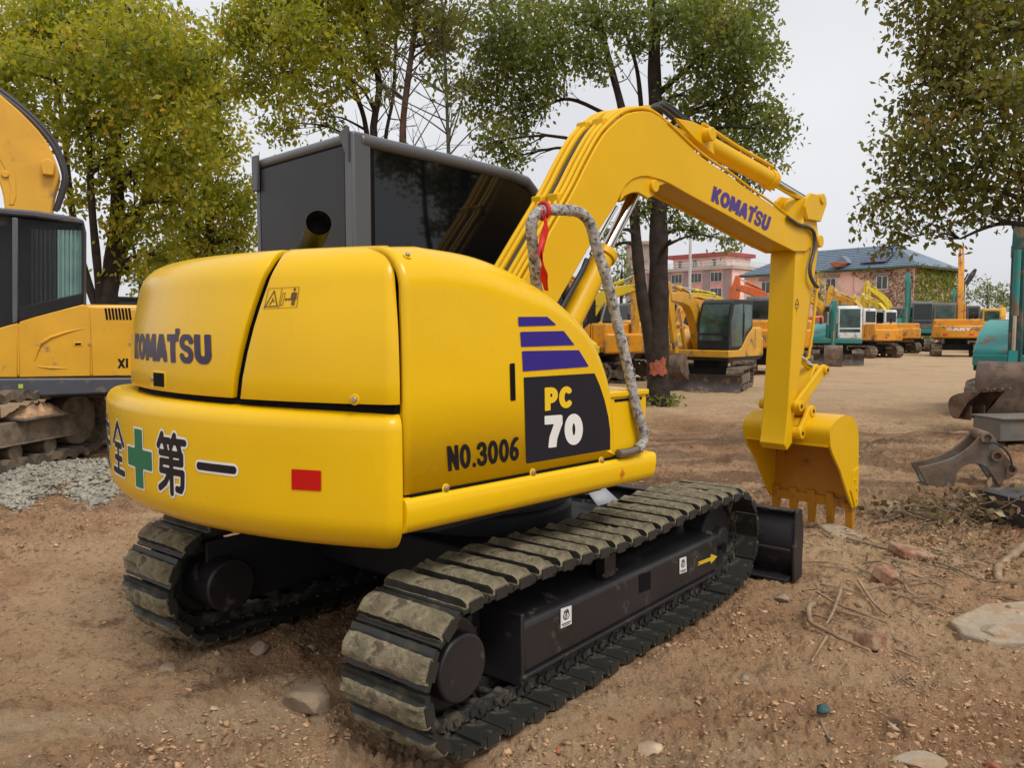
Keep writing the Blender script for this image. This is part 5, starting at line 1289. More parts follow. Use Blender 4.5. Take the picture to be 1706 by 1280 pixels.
for k in range(8):
    u0 = 174+k*5.6; MB().prism([ly(u0,513.5), ly(u0+3.6,513.5), ly(u0+6.4,533), ly(u0+2.8,533)], -.01, .0035).build('vent_slot', m_gap, le)
rg = MB(); rg.tube([(*(lambda q: (q[0], .0, q[1]))(ly(u, v)),) for u, v in [(58,600),(62,585),(68,572),(85,562),(112,553),(140,547)]], [.010,.02,.024,.022,.016,.004], 10); rg.build('door_rib', ml_y, le)
rg = MB(); rg.tube([(*(lambda q: (q[0], .0, q[1]))(ly(u, v)),) for u, v in [(62,611),(85,613),(112,614)]], [.006,.016,.004], 10); rg.build('door_rib', ml_y, le)
MB().prism([ly(122,570), ly(138,569.5), ly(138,577), ly(122,577.5)], -.01, .006).build('handle_plate', ml_y, le, bevel=.004)
MB().prism([ly(125,572), ly(135,571.7), ly(135,575), ly(125,575.4)], -.01, .009).build('door_handle', m_gap, le)
lc = ly(149, 573); MB().cyl((lc[0], -.01, lc[1]), (lc[0], .014, lc[1]), .015, 12).build('lock', m_bolt, le)
MB().prism([ly(31,640), ly(39,640), ly(39,647), ly(31,647)], .02, .034).build('label', mat('lime_label', (.42,.55,.05), .5), le)
fx_, WX = text_sdf('XI', .10); qx = bilin([(*ly(196,614),), (*ly(214,613),), (*ly(214,597),), (*ly(196,598),)])
mark('lettering', fx_, (0, WX, 0, 1), .05, lambda X, Y: (qx(X/WX, Y)[0], .003, qx(X/WX, Y)[1]), m_blackv, le)
# cab
cabP = [ly(-330,352), ly(0,346), ly(60,351), ly(125,361), ly(139,368), ly(140,505), ly(60,526), ly(30,536), ly(-20,551), ly(-330,640)]
MB().prism([ly(-330,352), ly(0,346), ly(60,351), ly(125,361), ly(140,367), ly(140,374), ly(60,362), ly(0,357), ly(-330,362)], -1.3, .012).build('cab_roof', ml_g, le, bevel=.02)
MB().prism([ly(20,362), ly(30,363), ly(30,536), ly(20,540)], -.05, .010).build('cab_post', mat('post_grey', (.09,.09,.10), .4), le, bevel=.012)
MB().prism([ly(137,372), ly(140,373), ly(140,505), ly(137,507)], -1.25, .004).build('cab_post', P_BLK, le)
MB().prism([ly(30,512), ly(137,488), ly(137,507), ly(30,536)], -1.25, .004).build('cab_sill', P_BLK, le, bevel=.01)
MB().prism([ly(-330,640), ly(-330,372), ly(137,372), ly(137,505), ly(30,536)], -1.2, -.20).build('cab_interior', m_dark, le)
glass_t = bpy.data.materials.new('thin_cab_glass'); glass_t.use_nodes = True; gb = glass_t.node_tree.nodes['Principled BSDF']; gb.inputs['Base Color'].default_value = (.01,.014,.014,1); gb.inputs['Roughness'].default_value = .05; gb.inputs['Alpha'].default_value = .16
MB().prism([ly(30,364), ly(137,374), ly(137,497), ly(30,518)], -.012, -.004).build('side_window', glass_t, le)
MB().prism([ly(-330,364), ly(19,362), ly(19,538), ly(-330,620)], -.012, -.004).build('door_window', glass_t, le)
for u0_, u1_, cm_ in ((52, 95, mat('dim_glass_stand_in', (.075,.085,.08), .85, var=.25, scale=4)), (96, 137, mat('pale_teal_curtain', (.42,.62,.59), .8, var=.15, scale=4))):  # dark left drape is added in place of the dim, shaded glass
    cur = MB(); rows = []
    for t in (0, 1):
        row = []
        for i in range(60):
            u = u0_+(u1_-u0_)*i/59; v0, v1 = 382+.02*(u-50), 512-(u-50)*.2
            x, z_ = ly(u, v0 if t == 0 else v1, -.07); row.append((x, -.07+.020*math.sin(i*.62)+.012*math.sin(i*1.7+1), z_))
        rows.append(row)
    cur.grid(rows); cur.build('curtain_and_dim_glass', cm_, le, recalc=False)
# boom, seen behind the cab roof
yB = -1.55
def lb(u, v): q = LE.onY(u, v, yB); return (q[0], q[2])
lbp = smooth_poly([lb(*p) for p in [(84,400),(90,335),(99,300),(96,278),(76,236),(48,204),(20,178),(-30,138),(-110,92),(-220,80)]], 40) + [lb(-260,190), lb(-120,196)] + smooth_poly([lb(*p) for p in [(-45,232),(-8,288),(8,330),(14,400)]], 14)
lbm = MB(); lbm.prism(lbp, yB-.22, yB+.22); lbo = lbm.build('boom', ml_y, le, bevel=.02, ang=30)
for o, px in ((.10, [(92,352),(104,312),(106,288),(90,246),(62,210),(30,180),(-10,150),(-60,118)]), (-.02, [(95,350),(108,312),(109,285),(93,240),(66,206),(34,176),(-8,144),(-60,112)])):
    MB().tube(smooth_poly([LE.onY(u, v, yB+o) for u, v in px], 40), .032, 10).build('hydraulic_hose', mat('ribbed_hose', (.045,.040,.045), .5, var=.3, scale=60), le)
MB().prism([lb(71,276), lb(83,271), lb(94,279), lb(92,299), lb(73,297)], yB+.2, yB+.34).build('work_light', ml_y, le, bevel=.012)
MB().prism([lb(-40,215), lb(-30,212), lb(10,262), lb(29,295), lb(30,330), lb(26,345), lb(18,345), lb(21,318), lb(14,290), lb(-2,262)], yB+.2, yB+.232).build('boom_rib', ml_y, lbo, bevel=.006)
lp_ = lb(12, 295); MB().cyl((lp_[0], yB+.2, lp_[1]), (lp_[0], yB+.25, lp_[1]), .045, 20).build('pin', ml_y, lbo, bevel=.008)
# undercarriage of the left machine, turned the other way
TE0 = at_z(0, 792); TE1 = at_z(183, 750); tdir = (TE0-TE1)/np.linalg.norm(TE0-TE1)
TE = Frame(TE1 + tdir*2.15, math.degrees(math.atan2(tdir[1], tdir[0])))
cl_, sl_ = math.cos(R(TE.deg-LE.deg)), math.sin(R(TE.deg-LE.deg)); t0 = LE.loc(TE.o)
def te2le(p): return (t0[0]+p[0]*cl_-p[1]*sl_, t0[1]+p[0]*sl_+p[1]*cl_, p[2])
for cy in (-.30, -2.3):
    tm = track_mb(4.4, .92, .60, cy=cy); tm.xf(te2le).build('track', M_TRK, le)
    fm = MB(); fm.box(-1.6, 1.75, cy-.2, cy+.24, .30, .56); fm.box(-1.6, 1.75, cy+.235, cy+.262, .28, .31); fm.xf(te2le).build('track_frame', M_FRM, le, bevel=.02)
    for x in (-1.2, -.65, -.1, .45, 1.0, 1.5):
        MB().cyl((x, cy-.2, .20), (x, cy+.2, .20), .105, 18).xf(te2le).build('track_roller', M_FRM, le, bevel=.012)
    for x in (-1.75, 1.75): MB().cyl((x, cy-.15, .46), (x, cy+.17, .46), .33, 26).xf(te2le).build('idler', M_FRM, le, bevel=.02)
    for x in (-.25, ): MB().cyl((x, cy-.1, .70), (x, cy+.26, .70), .10, 20).xf(te2le).build('carrier_roller', M_FRM, le, bevel=.02)
    if cy > -1:
        gd = MB(); gd.prism([(-.35,.27),(.25,.27),(.18,.10),(.05,.045),(-.15,.045),(-.28,.10)], cy+.24, cy+.27); gd.xf(te2le).build('chain_guide', M_FRM, le, bevel=.01)
        st = MB(); st.box(-1.35, -.62, cy+.02, cy+.36, .565, .60); st.xf(te2le).build('step', M_FRM, le, bevel=.01)
        md = MB(); md.grid([[(-1.34+.70*a_/26, cy+.03+.32*b_/14, .602+.16*abs(math.sin(math.pi*a_/26))**.7*abs(math.sin(math.pi*b_/14))**.7*(.75+.9*float(fbm(a_*.35, b_*.4, 4)))) for b_ in range(15)] for a_ in range(27)])
        md.xf(te2le).build('mud_heap', m_clod, le, ang=50); 
cc = MB(); cc.box(-1.0, 1.0, -2.0, -.6, .45, .75); cc.xf(te2le); cc.build('car_body', M_DRK, le)
MB().prismz([(q[0], q[1]) for q in [te2le((1.0*math.cos(a), -1.3+1.0*math.sin(a), 0)) for a in np.linspace(0, 6.28, 30)[:-1]]], .7, .93).build('slew_ring', M_DRK, le)
MB().box(-2.2, 2.2, -2.4, -.1, .80, 1.0).build('upper_deck', M_DRK, le)

# ------------------------------------------------------------------ scrap on the right
def obj_at(mb, name, m, u, v, rz, label, cat, dz=0.0, **k):
    p = at_z(u, v); o = mb.build(name, m, None, **k); o.location = (p[0], p[1], gz(p[0], p[1])+dz); o.rotation_euler = (0, 0, R(rz)); return tag(o, label, cat)
m_rust = mat('rusty_scrap', (.135,.080,.052), .85, var=.35, scale=6, bump=.35, bscale=30, dirt=(.22,.14,.09), damt=.5, dscale=5)
p_ = at_z(1612, 727)
sb = thing('bucket', (p_[0], p_[1], gz(p_[0], p_[1])+.01), -70, 'small rusty bucket lying on the ground left of the trough', 'bucket')
kb, te_ = bucket_mb((0, .2), 105, .52, .62, 1, 0); kb.xf(lambda p: (p[0], p[1], p[2]+.10)).build('shell', m_rust, sb, bevel=.005); te_.xf(lambda p: (p[0], p[1], p[2]+.10)).build('teeth', m_rust, sb)
for y_ in (-.15, .12): MB().box(-.12, .16, y_, y_+.03, .28, .50).build('ear', m_rust, sb, bevel=.01)
tr = MB(); tr.box(-.62, .62, -.30, .30, .30, .325); tr.box(-.58, .58, -.26, -.235, 0, .30); tr.box(-.58, .58, .235, .26, 0, .30); tr.box(-.60, -.575, -.26, .26, .0, .30)
obj_at(tr, 'trough', mat('grey_steel_plate', (.15,.14,.125), .6, var=.2, dirt=(.2,.14,.1), damt=.4), 1706, 738, 8, 'low grey steel trough upside down below the big worn bucket', 'trough', bevel=.006)
bp_ = np.array(at_z(1612, 832)); BF = Frame((bp_[0], bp_[1], 0), -14)
def bx(u, v): q = BF.onY(u, v, 0); return (q[0], q[2]+.02)
brk = thing('scrap_bracket', (bp_[0], bp_[1], gz(bp_[0], bp_[1])-.02), -14, 'rusty bracket with flaking teal paint and three round bosses', 'scrap bracket')
m_bteal = mat('flaking_teal_paint', (.135,.095,.068), .85, var=.4, scale=5, bump=.5, bscale=26, dirt=(.12,.20,.19), damt=.30, dscale=2.6)
pl = MB(); out_ = smooth_poly([bx(*q) for q in [(1528,800),(1560,793),(1590,782),(1615,765),(1632,748),(1646,744),(1656,752),(1664,770),(1676,784),(1690,802),(1688,814)]], 34) + [bx(1672,822), bx(1662,830)] + smooth_poly([bx(*q) for q in [(1652,815),(1640,800),(1622,793),(1605,797),(1594,808),(1588,834)]], 14) + [bx(1545,834)]
pl.prism(out_, -.02, .02); pl.prism(out_, .26, .30); pl.build('plate', m_bteal, brk, bevel=.006, ang=30)
for u, v, rr_ in ((1642,751,.055), (1658,781,.052), (1682,804,.045)):
    q = bx(u, v); bs = MB(); bs.tube([(q[0], -.05, q[1]), (q[0], .34, q[1])], rr_, 22, caps=False); bs.tube([(q[0], -.05, q[1]), (q[0], .34, q[1])], rr_*.62, 22, caps=False)
    n2_ = 22; bs.f += [(i, (i+1) % 22, 44+(i+1) % 22, 44+i) for i in range(22)]; bs.m += [0]*22
    bs.build('boss', m_rust, brk)
hs2 = MB(); hs2.tube(smooth_poly([(*(lambda q: (q[0], -.06, q[1]))(bx(u, v)),) for u, v in [(1636,757),(1652,758),(1668,768),(1678,782),(1682,800)]], 20), .009, 8); hs2.build('cable', m_hose, brk)
bxm = MB(); bxm.prismx([(-.28,0),(.28,0),(.28,.26),(-.28,.26)], -.02, .5); bxm.box(-.03, .5, -.29, .29, .262, .28)
obj_at(bxm, 'steel_box', mat('dark_steel_box', (.045,.042,.045), .55, var=.25, dirt=(.15,.1,.07), damt=.3), 1672, 868, 12, 'dark steel box at the right edge in front of the bracket', 'steel box', bevel=.012)
# brush pile: twigs with withered leaves
bp2 = thing('brush_pile', (*at_z(1598, 858)[:2], gz(*at_z(1598, 858)[:2])), 0, 'pile of twigs and withered leaves in front of the rusty bracket', 'brush pile')
tw = MB(); lv = []
for i in range(150):
    a = r.uniform(0, 6.28); x0, y0 = float(np.clip(r.normal()*.36, -.62, .8))+.12, r.normal()*.16; L_ = r.uniform(.2, .62); el = r.uniform(-.05, .55)
    d_ = np.array([math.cos(a), math.sin(a)*.5, el]); p0 = np.array([x0, y0, r.uniform(.0, .12)]); P_ = [p0 + d_*L_*t + np.array([0, 0, -.12*t*t]) + r.normal(size=3)*.015 for t in (0, .33, .66, 1)]
    tw.tube(P_, [.008, .006, .005, .003], 5, caps=False)
    for k in range(int(r.integers(4, 12))): lv.append(P_[int(r.integers(1, 4))] + r.normal(size=3)*.05)
tw.build('twigs', m_bark, bp2)
def leaf_mesh(name, C_, size, rng, m, par=None, droop=.4, tint=None, ar=.54):
    C_ = np.asarray(C_, float); n = len(C_)
    d = rng.normal(size=(n, 3)); d[:, 2] -= droop; d /= np.linalg.norm(d, axis=1)[:, None]
    u = rng.normal(size=(n, 3)); sd2 = np.cross(d, u); sd2 /= np.linalg.norm(sd2, axis=1)[:, None]; nrm_ = np.cross(sd2, d)
    s = (size*rng.uniform(.65, 1.3, n))[:, None]
    v0 = C_; v1 = C_+d*s*.45+sd2*s*ar*.5-nrm_*s*.06; v2 = C_+d*s; v3 = C_+d*s*.45-sd2*s*ar*.5-nrm_*s*.06
    vs = np.stack([v0, v1, v2, v3], 1).reshape(-1, 3); b4 = np.arange(n)[:, None]*4
    loops = np.concatenate([b4+0, b4+1, b4+2, b4+0, b4+2, b4+3], 1).ravel()
    me = mesh_np(name, vs, loops, np.full(2*n, 3)); me.materials.append(m)
    at_ = me.attributes.new('tint', 'FLOAT', 'FACE'); tv_ = rng.random(n) if tint is None else np.asarray(tint)
    at_.data.foreach_set('value', np.repeat(tv_, 2).astype(np.float32))
    o = bpy.data.objects.new(name, me); COL.objects.link(o)
    if par: o.parent = par
    return o
def leaf_mat(name, stops, trans=.35, rough=.5):
    m = bpy.data.materials.new(name); m.use_nodes = True; t = m.node_tree; b = t.nodes['Principled BSDF']
    a = _n(t, 'ShaderNodeAttribute'); a.attribute_name = 'tint'
    rp = _n(t, 'ShaderNodeValToRGB'); e = rp.color_ramp.elements
    while len(e) > 1: e.remove(e[-1])
    e[0].position, e[0].color = stops[0][0], (*stops[0][1], 1)
    for p, c in stops[1:]: q = e.new(p); q.color = (*c, 1)
    t.links.new(a.outputs['Fac'], rp.inputs[0]); t.links.new(rp.outputs[0], b.inputs['Base Color']); b.inputs['Roughness'].default_value = rough; b.inputs['Specular IOR Level'].default_value = .35
    tr_ = _n(t, 'ShaderNodeBsdfTranslucent'); mixn = _n(t, 'ShaderNodeMixShader'); mixn.inputs[0].default_value = trans
    gm_ = _n(t, 'ShaderNodeMix', data_type='RGBA', blend_type='MULTIPLY'); gm_.inputs[0].default_value = 1; gm_.inputs[7].default_value = (1.5, 1.45, .6, 1)
    t.links.new(rp.outputs[0], gm_.inputs[6]); t.links.new(gm_.outputs[2], tr_.inputs['Color'])
    t.links.new(b.outputs[0], mixn.inputs[1]); t.links.new(tr_.outputs[0], mixn.inputs[2]); t.links.new(mixn.outputs[0], t.nodes['Material Output'].inputs['Surface'])
    return m
m_dry = leaf_mat('withered_leaf', [(0, (.13,.085,.05)), (.55, (.22,.15,.09)), (.85, (.27,.21,.11)), (1, (.34,.30,.15))], .15)
leaf_mesh('leaves', lv, .085, r, m_dry, bp2, .1)

# dead leaves and bits of twig lying about on the right
lt_ = []
for k in range(800):
    u, v = r.normal(1590, 80), r.normal(895, 42)
    if v < 845 or v > 1090 or u < 1385: continue
    p = at_z(u, v); lt_.append((p[0], p[1], gz(p[0], p[1]) + .012))
lo = leaf_mesh('leaf_litter', lt_, .042, r, m_dry, None, .05); tag(lo, 'dead leaves scattered on the soil round the brush pile', 'leaf litter', kind='stuff')
tw2 = MB()
for k in range(170):
    u, v = r.normal(1540, 130), r.normal(930, 60)
    if v < 850 or v > 1120 or u < 1330: continue
    p = at_z(u, v); a = r.uniform(0, 6.28); L_ = r.uniform(.06, .30); z_ = gz(p[0], p[1]) + .012; d_ = np.array([math.cos(a), math.sin(a), 0])
    q = np.array([p[0], p[1], z_]); m_ = q + d_*L_*.5 + np.array([r.normal()*.02, r.normal()*.02, .01]); e_ = q + d_*L_; e_[2] = gz(e_[0], e_[1])+.012
    tw2.tube([q, m_, e_], [.005, .0045, .002], 5, caps=False)
to = tw2.build('twig_litter', m_bark, None, recalc=False); tag(to, 'broken twigs strewn over the soil on the right', 'twigs', kind='stuff')
# ================================================================== buildings behind the yard
M_WIN = mat('window_glass_far', (.055,.065,.075), .15, var=.5, scale=.6); M_WFR = mat('white_window_frame', (.62,.62,.60), .6)
M_PINK = mat('pink_render', (.58,.295,.26), .9, var=.10, scale=.6, dirt=(.46,.26,.23), damt=.2, dscale=.5); M_PINKL = mat('pale_pink_render', (.82,.54,.47), .9, var=.08, scale=.5, dirt=(.45,.30,.26), damt=.2, dscale=.4)
M_MAUVE = mat('mauve_render', (.30,.22,.23), .9, var=.1, scale=.5); M_REDR = mat('dark_red_fascia', (.33,.07,.065), .8, var=.15, scale=.5)
M_CONC = mat('grey_cornice', (.40,.38,.36), .9, var=.1, scale=.5); M_BLUE = mat('blue_roof_tiles', (.15,.20,.26), .6, var=.15, scale=1.5)
m_brn = mat('brown_grey_render', (.36,.29,.25), .9, var=.15, scale=.4)
def facade(bld, A, B, z0, cols, rows, wn, hn, m_f=M_WFR, off=.06, mull=3):
    A, B = np.array(A, float), np.array(B, float); L_ = np.linalg.norm(B-A); d = np.append((B-A)/L_, 0); n_ = np.array([d[1], -d[0], 0])
    for t in cols:
        for z_ in rows:
            c = np.append(A, z_) + d*t
            f = MB(); f.obox(c + n_*off, d*wn/2, n_*.06, np.array([0,0,hn/2]))
            o = f.build('window', m_f, bld, smooth=False)
            g = MB()
            for k in range(mull):
                w_ = (wn-.16)/mull; cc_ = c + n_*(off+.065) + d*(-wn/2+.08+w_*(k+.5)); g.obox(cc_, d*(w_/2-.05), n_*.012, np.array([0,0,hn/2-.10]))
            g.build('pane', M_WIN, o, smooth=False)
def bld_prism(P, z0, z1): m = MB(); m.prismz(P, z0, z1); return m
# pink block with red fascia
Rc, Lc = np.array([46.5, 170.]), np.array([28.0, 190.]); dF = (Lc-Rc)/np.linalg.norm(Lc-Rc); nF = np.array([dF[1], -dF[0]]); nF = nF if nF[1] < 0 else -nF
Bk = Rc - nF*24
b1 = thing('apartment_building', (Rc[0], Rc[1], 0), 0, 'pink apartment block with white railed terrace and dark red roof fascia', 'building')
o2 = lambda p: (p[0]-Rc[0], p[1]-Rc[1])
P4 = [o2(Rc), o2(Lc), o2(Lc-nF*24), o2(Bk)]
MB().prismz(P4, 0, 14.0).build('wall', M_PINK, b1, smooth=False)
sw = MB(); a, b_ = np.append(o2(Rc), 0), np.append(o2(Bk), 0); sw.obox((a+b_)/2 + np.array([0,0,6.9]) + np.append(dF, 0)*-.03, (b_-a)/2*.998, np.append(dF, 0)*.03, np.array([0,0,6.9])); sw.build('side_wall', M_PINKL, b1, smooth=False)
big = [tuple(np.array(p) + q) for p, q in zip(P4, [nF*.6-dF*.6, nF*.6, -nF*.0, -dF*.6])]
MB().prismz(big, 14.0, 14.7).build('cornice', M_CONC, b1, smooth=False)
for t in (1.2, 6.3, 11.4, 16.5, 21.5):
    c = np.append(o2(Rc + dF*t), 7) + np.append(nF, 0)*.05; m = MB(); m.obox(c, np.append(dF, 0)*.9, np.append(nF, 0)*.06, np.array([0,0,6.99])); m.build('pier', M_MAUVE, b1, smooth=False)
facade(b1, o2(Lc), o2(Rc), 0, [np.linalg.norm(Lc-Rc)-t for t in (3.8, 8.9, 14.0, 19.0, 24.0)], (12.4, 9.0, 5.6), 3.0, 2.1)
ph = MB(); p0 = Rc+dF*4-nF*4; ph.prismz([o2(p0), o2(p0+dF*14), o2(p0+dF*14-nF*10), o2(p0-nF*10)], 14.7, 17.2); ph.build('penthouse', M_PINKL, b1, smooth=False)
rf = MB(); p0 = p0-dF*.8+nF*1.2; rf.prismz([o2(p0), o2(p0+dF*16), o2(p0+dF*16-nF*12), o2(p0-nF*12)], 17.2, 18.0); rf.build('roof_slab', M_REDR, b1, smooth=False)
facade(b1, o2(Lc-nF*4), o2(Rc-nF*4), 0, [np.linalg.norm(Lc-Rc)-t for t in (7, 12, 16)], (15.9,), 1.2, 1.6, mull=1)
rl = MB(); F1, F2, F3 = np.append(o2(Rc+nF*.4), 0), np.append(o2(Lc+nF*.4), 0), np.append(o2(Bk-dF*.4), 0)
for s0_, s1_ in ((F1, F2), (F1, F3)):
    for zz in (15.2, 15.75): rl.tube([s0_+[0,0,zz], s1_+[0,0,zz]], .07, 5)
    for k in range(25): q = s0_+(s1_-s0_)*k/24; rl.tube([q+[0,0,14.7], q+[0,0,15.75]], .06, 4)
rl.build('railing', M_WFR, b1)
# brown block further left
b3 = thing('apartment_building', (30, 205, 0), 0, 'brownish apartment block half hidden behind the thick double trunk', 'building')
MB().prismz([(0,0),(8,-2),(9,12),(1,14)], 0, 22.5).build('wall', m_brn, b3, smooth=False)
MB().prismz([(-.6,-.6),(8.6,-2.7),(9.6,12.6),(.6,14.6)], 22.5, 23.3).build('roof_slab', m_brn, b3, smooth=False)
facade(b3, (0,0), (8,-2), 0, (2.0, 5.9), (18.2, 14.6, 11.0, 7.4), 2.2, 1.9, mull=2)
# pink house with blue hipped roof
Rb, Lb = np.array([42.7, 85.]), np.array([29.4, 101.8]); dL = (Lb-Rb)/np.linalg.norm(Lb-Rb); LL = np.linalg.norm(Lb-Rb); nB = np.array([dL[1], -dL[0]]); nB = nB if nB[1] < 0 else -nB
b2_ = thing('house', (Rb[0], Rb[1], 0), 0, 'pink two storey house with blue tiled roof and ivy on its right end', 'building')
q2 = lambda a, b: tuple(dL*a - nB*b)          # a along the front from the right corner, b into the depth
MB().prismz([q2(0,0), q2(LL,0), q2(LL,9.5), q2(0,9.5)], 0, 8.0).build('wall', M_PINKL, b2_, smooth=False)
rf = MB(); e = .75; z0, z1 = 8.0, 11.0
pts_ = [(*q2(-e,-e), z0), (*q2(LL+e,-e), z0), (*q2(LL+e,9.5+e), z0), (*q2(-e,9.5+e), z0), (*q2(4.6,4.75), z1), (*q2(LL-4.6,4.75), z1)]
rf.add(pts_, [(0,1,5,4), (1,2,5), (2,3,4,5), (3,0,4), (3,2,1,0)]); roofo = rf.build('roof', M_BLUE, b2_, smooth=False)
tl_ = MB()
for k in range(1, 13):
    t = k/13; a0 = np.array(pts_[0])*(1-t)+np.array(pts_[4])*t; a1 = np.array(pts_[1])*(1-t)+np.array(pts_[5])*t; tl_.bar(a0+[0,0,.02], a1+[0,0,.02], .05, .07)
tl_.build('tile_courses', mat('blue_tile_edge', (.06,.10,.15), .6), roofo, smooth=False)
gu = MB(); gu.bar((*q2(-e,-e-.05), 7.98), (*q2(LL+e,-e-.05), 7.98), .22, .26); gu.bar((*q2(-e-.05,-e), 7.98), (*q2(-e-.05,9.5+e), 7.98), .22, .26); gu.build('gutter', mat('mossy_gutter', (.055,.07,.035), .9, var=.4, scale=.8), b2_)
facade(b2_, q2(LL,0), q2(0,0), 0, [LL-t for t in (3.6, 9.6, 18.2)], (6.5,), 1.35, 1.55, mull=2)
facade(b2_, q2(LL,0), q2(0,0), 0, [LL-t for t in (3.6, 9.6, 18.2)], (2.4,), 1.35, 1.55, mull=2)
for t in (3.6, 9.6, 18.2): c = np.array([*q2(t, -.12), 7.45]); MB().obox(c, np.append(dL,0)*1.0, np.append(nB,0)*.18, np.array([0,0,.12])).build('window_hood', M_MAUVE, b2_, smooth=False)
dp = MB(); dp.tube([(*q2(7.0,-.1), 0), (*q2(7.0,-.1), 7.9)], .09, 8); dp.tube([(*q2(.15,-.12), 0), (*q2(.15,-.12), 7.9)], .09, 8); dp.build('downpipe', M_PINKL, b2_)
so = MB(); so.add([(*q2(3.4,.2), 8.75), (*q2(6.3,.2), 8.75), (*q2(6.3,2.4), 10.0), (*q2(3.4,2.4), 10.0)], [(0,1,2,3)]); so.build('solar_panel', mat('solar_panel', (.05,.06,.12), .25), b2_, solid=.08, smooth=False)
so = MB(); c = np.array([*q2(8.6,-.3), 8.9]); so.tube([c+[0,0,-.45], c+[0,0,.0], c+[0,0,.1]], [.55,1.0,1.02], 16); so.build('roof_basket', mat('terracotta_basket', (.48,.20,.14), .8, var=.3, scale=2), b2_)
dm_ = MB(); dm_.prism([(-.9,8.9),(.9,8.9),(0,9.75)], -.6, .6); aD = math.atan2(dL[1], dL[0]); cD = q2(8.6, .9)
dm_.xf(lambda p: (cD[0]+p[0]*math.cos(aD)-p[1]*math.sin(aD), cD[1]+p[0]*math.sin(aD)+p[1]*math.cos(aD), p[2])).build('dormer', M_BLUE, b2_, smooth=False)
# lamp pole
pp_ = at(1148, 70)
lp2 = thing('lamp_pole', (*pp_, 0), 0, 'tall thin pale grey pole standing before the pink apartment block', 'pole')
m = MB(); m.tube([(0,0,0),(0,0,11.5)], [.16,.11], 12); m.box(-.25,.25,-.25,.25,0,.12); m.build('post', mat('pale_pole', (.46,.46,.44), .6, var=.1), lp2)

# ================================================================== trees
m_bk = mat('tree_bark', (.040,.030,.024), .95, var=.4, scale=5, bump=.8, bscale=22, spec=.2); m_bkp = mat('reddish_bark', (.105,.062,.043), .95, var=.4, scale=5, bump=.7, bscale=25, spec=.2)
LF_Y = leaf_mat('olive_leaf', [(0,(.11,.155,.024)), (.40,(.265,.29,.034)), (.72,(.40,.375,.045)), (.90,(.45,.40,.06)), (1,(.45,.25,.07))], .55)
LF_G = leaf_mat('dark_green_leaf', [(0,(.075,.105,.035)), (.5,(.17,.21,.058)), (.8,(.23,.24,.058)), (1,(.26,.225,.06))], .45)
LF_R = leaf_mat('russet_green_leaf', [(0,(.075,.095,.028)), (.5,(.165,.175,.04)), (.80,(.205,.18,.042)), (1,(.29,.145,.055))], .45)
LF_F = leaf_mat('far_leaf', [(0,(.10,.13,.055)), (.6,(.16,.19,.075)), (1,(.21,.23,.095))], .3)
LF_I = leaf_mat('ivy_leaf', [(0,(.10,.15,.022)), (.6,(.19,.25,.03)), (1,(.26,.29,.05))], .3)
LF_B = leaf_mat('dry_ivy_leaf', [(0,(.15,.11,.062)), (.6,(.25,.185,.105)), (1,(.19,.20,.075))], .2)
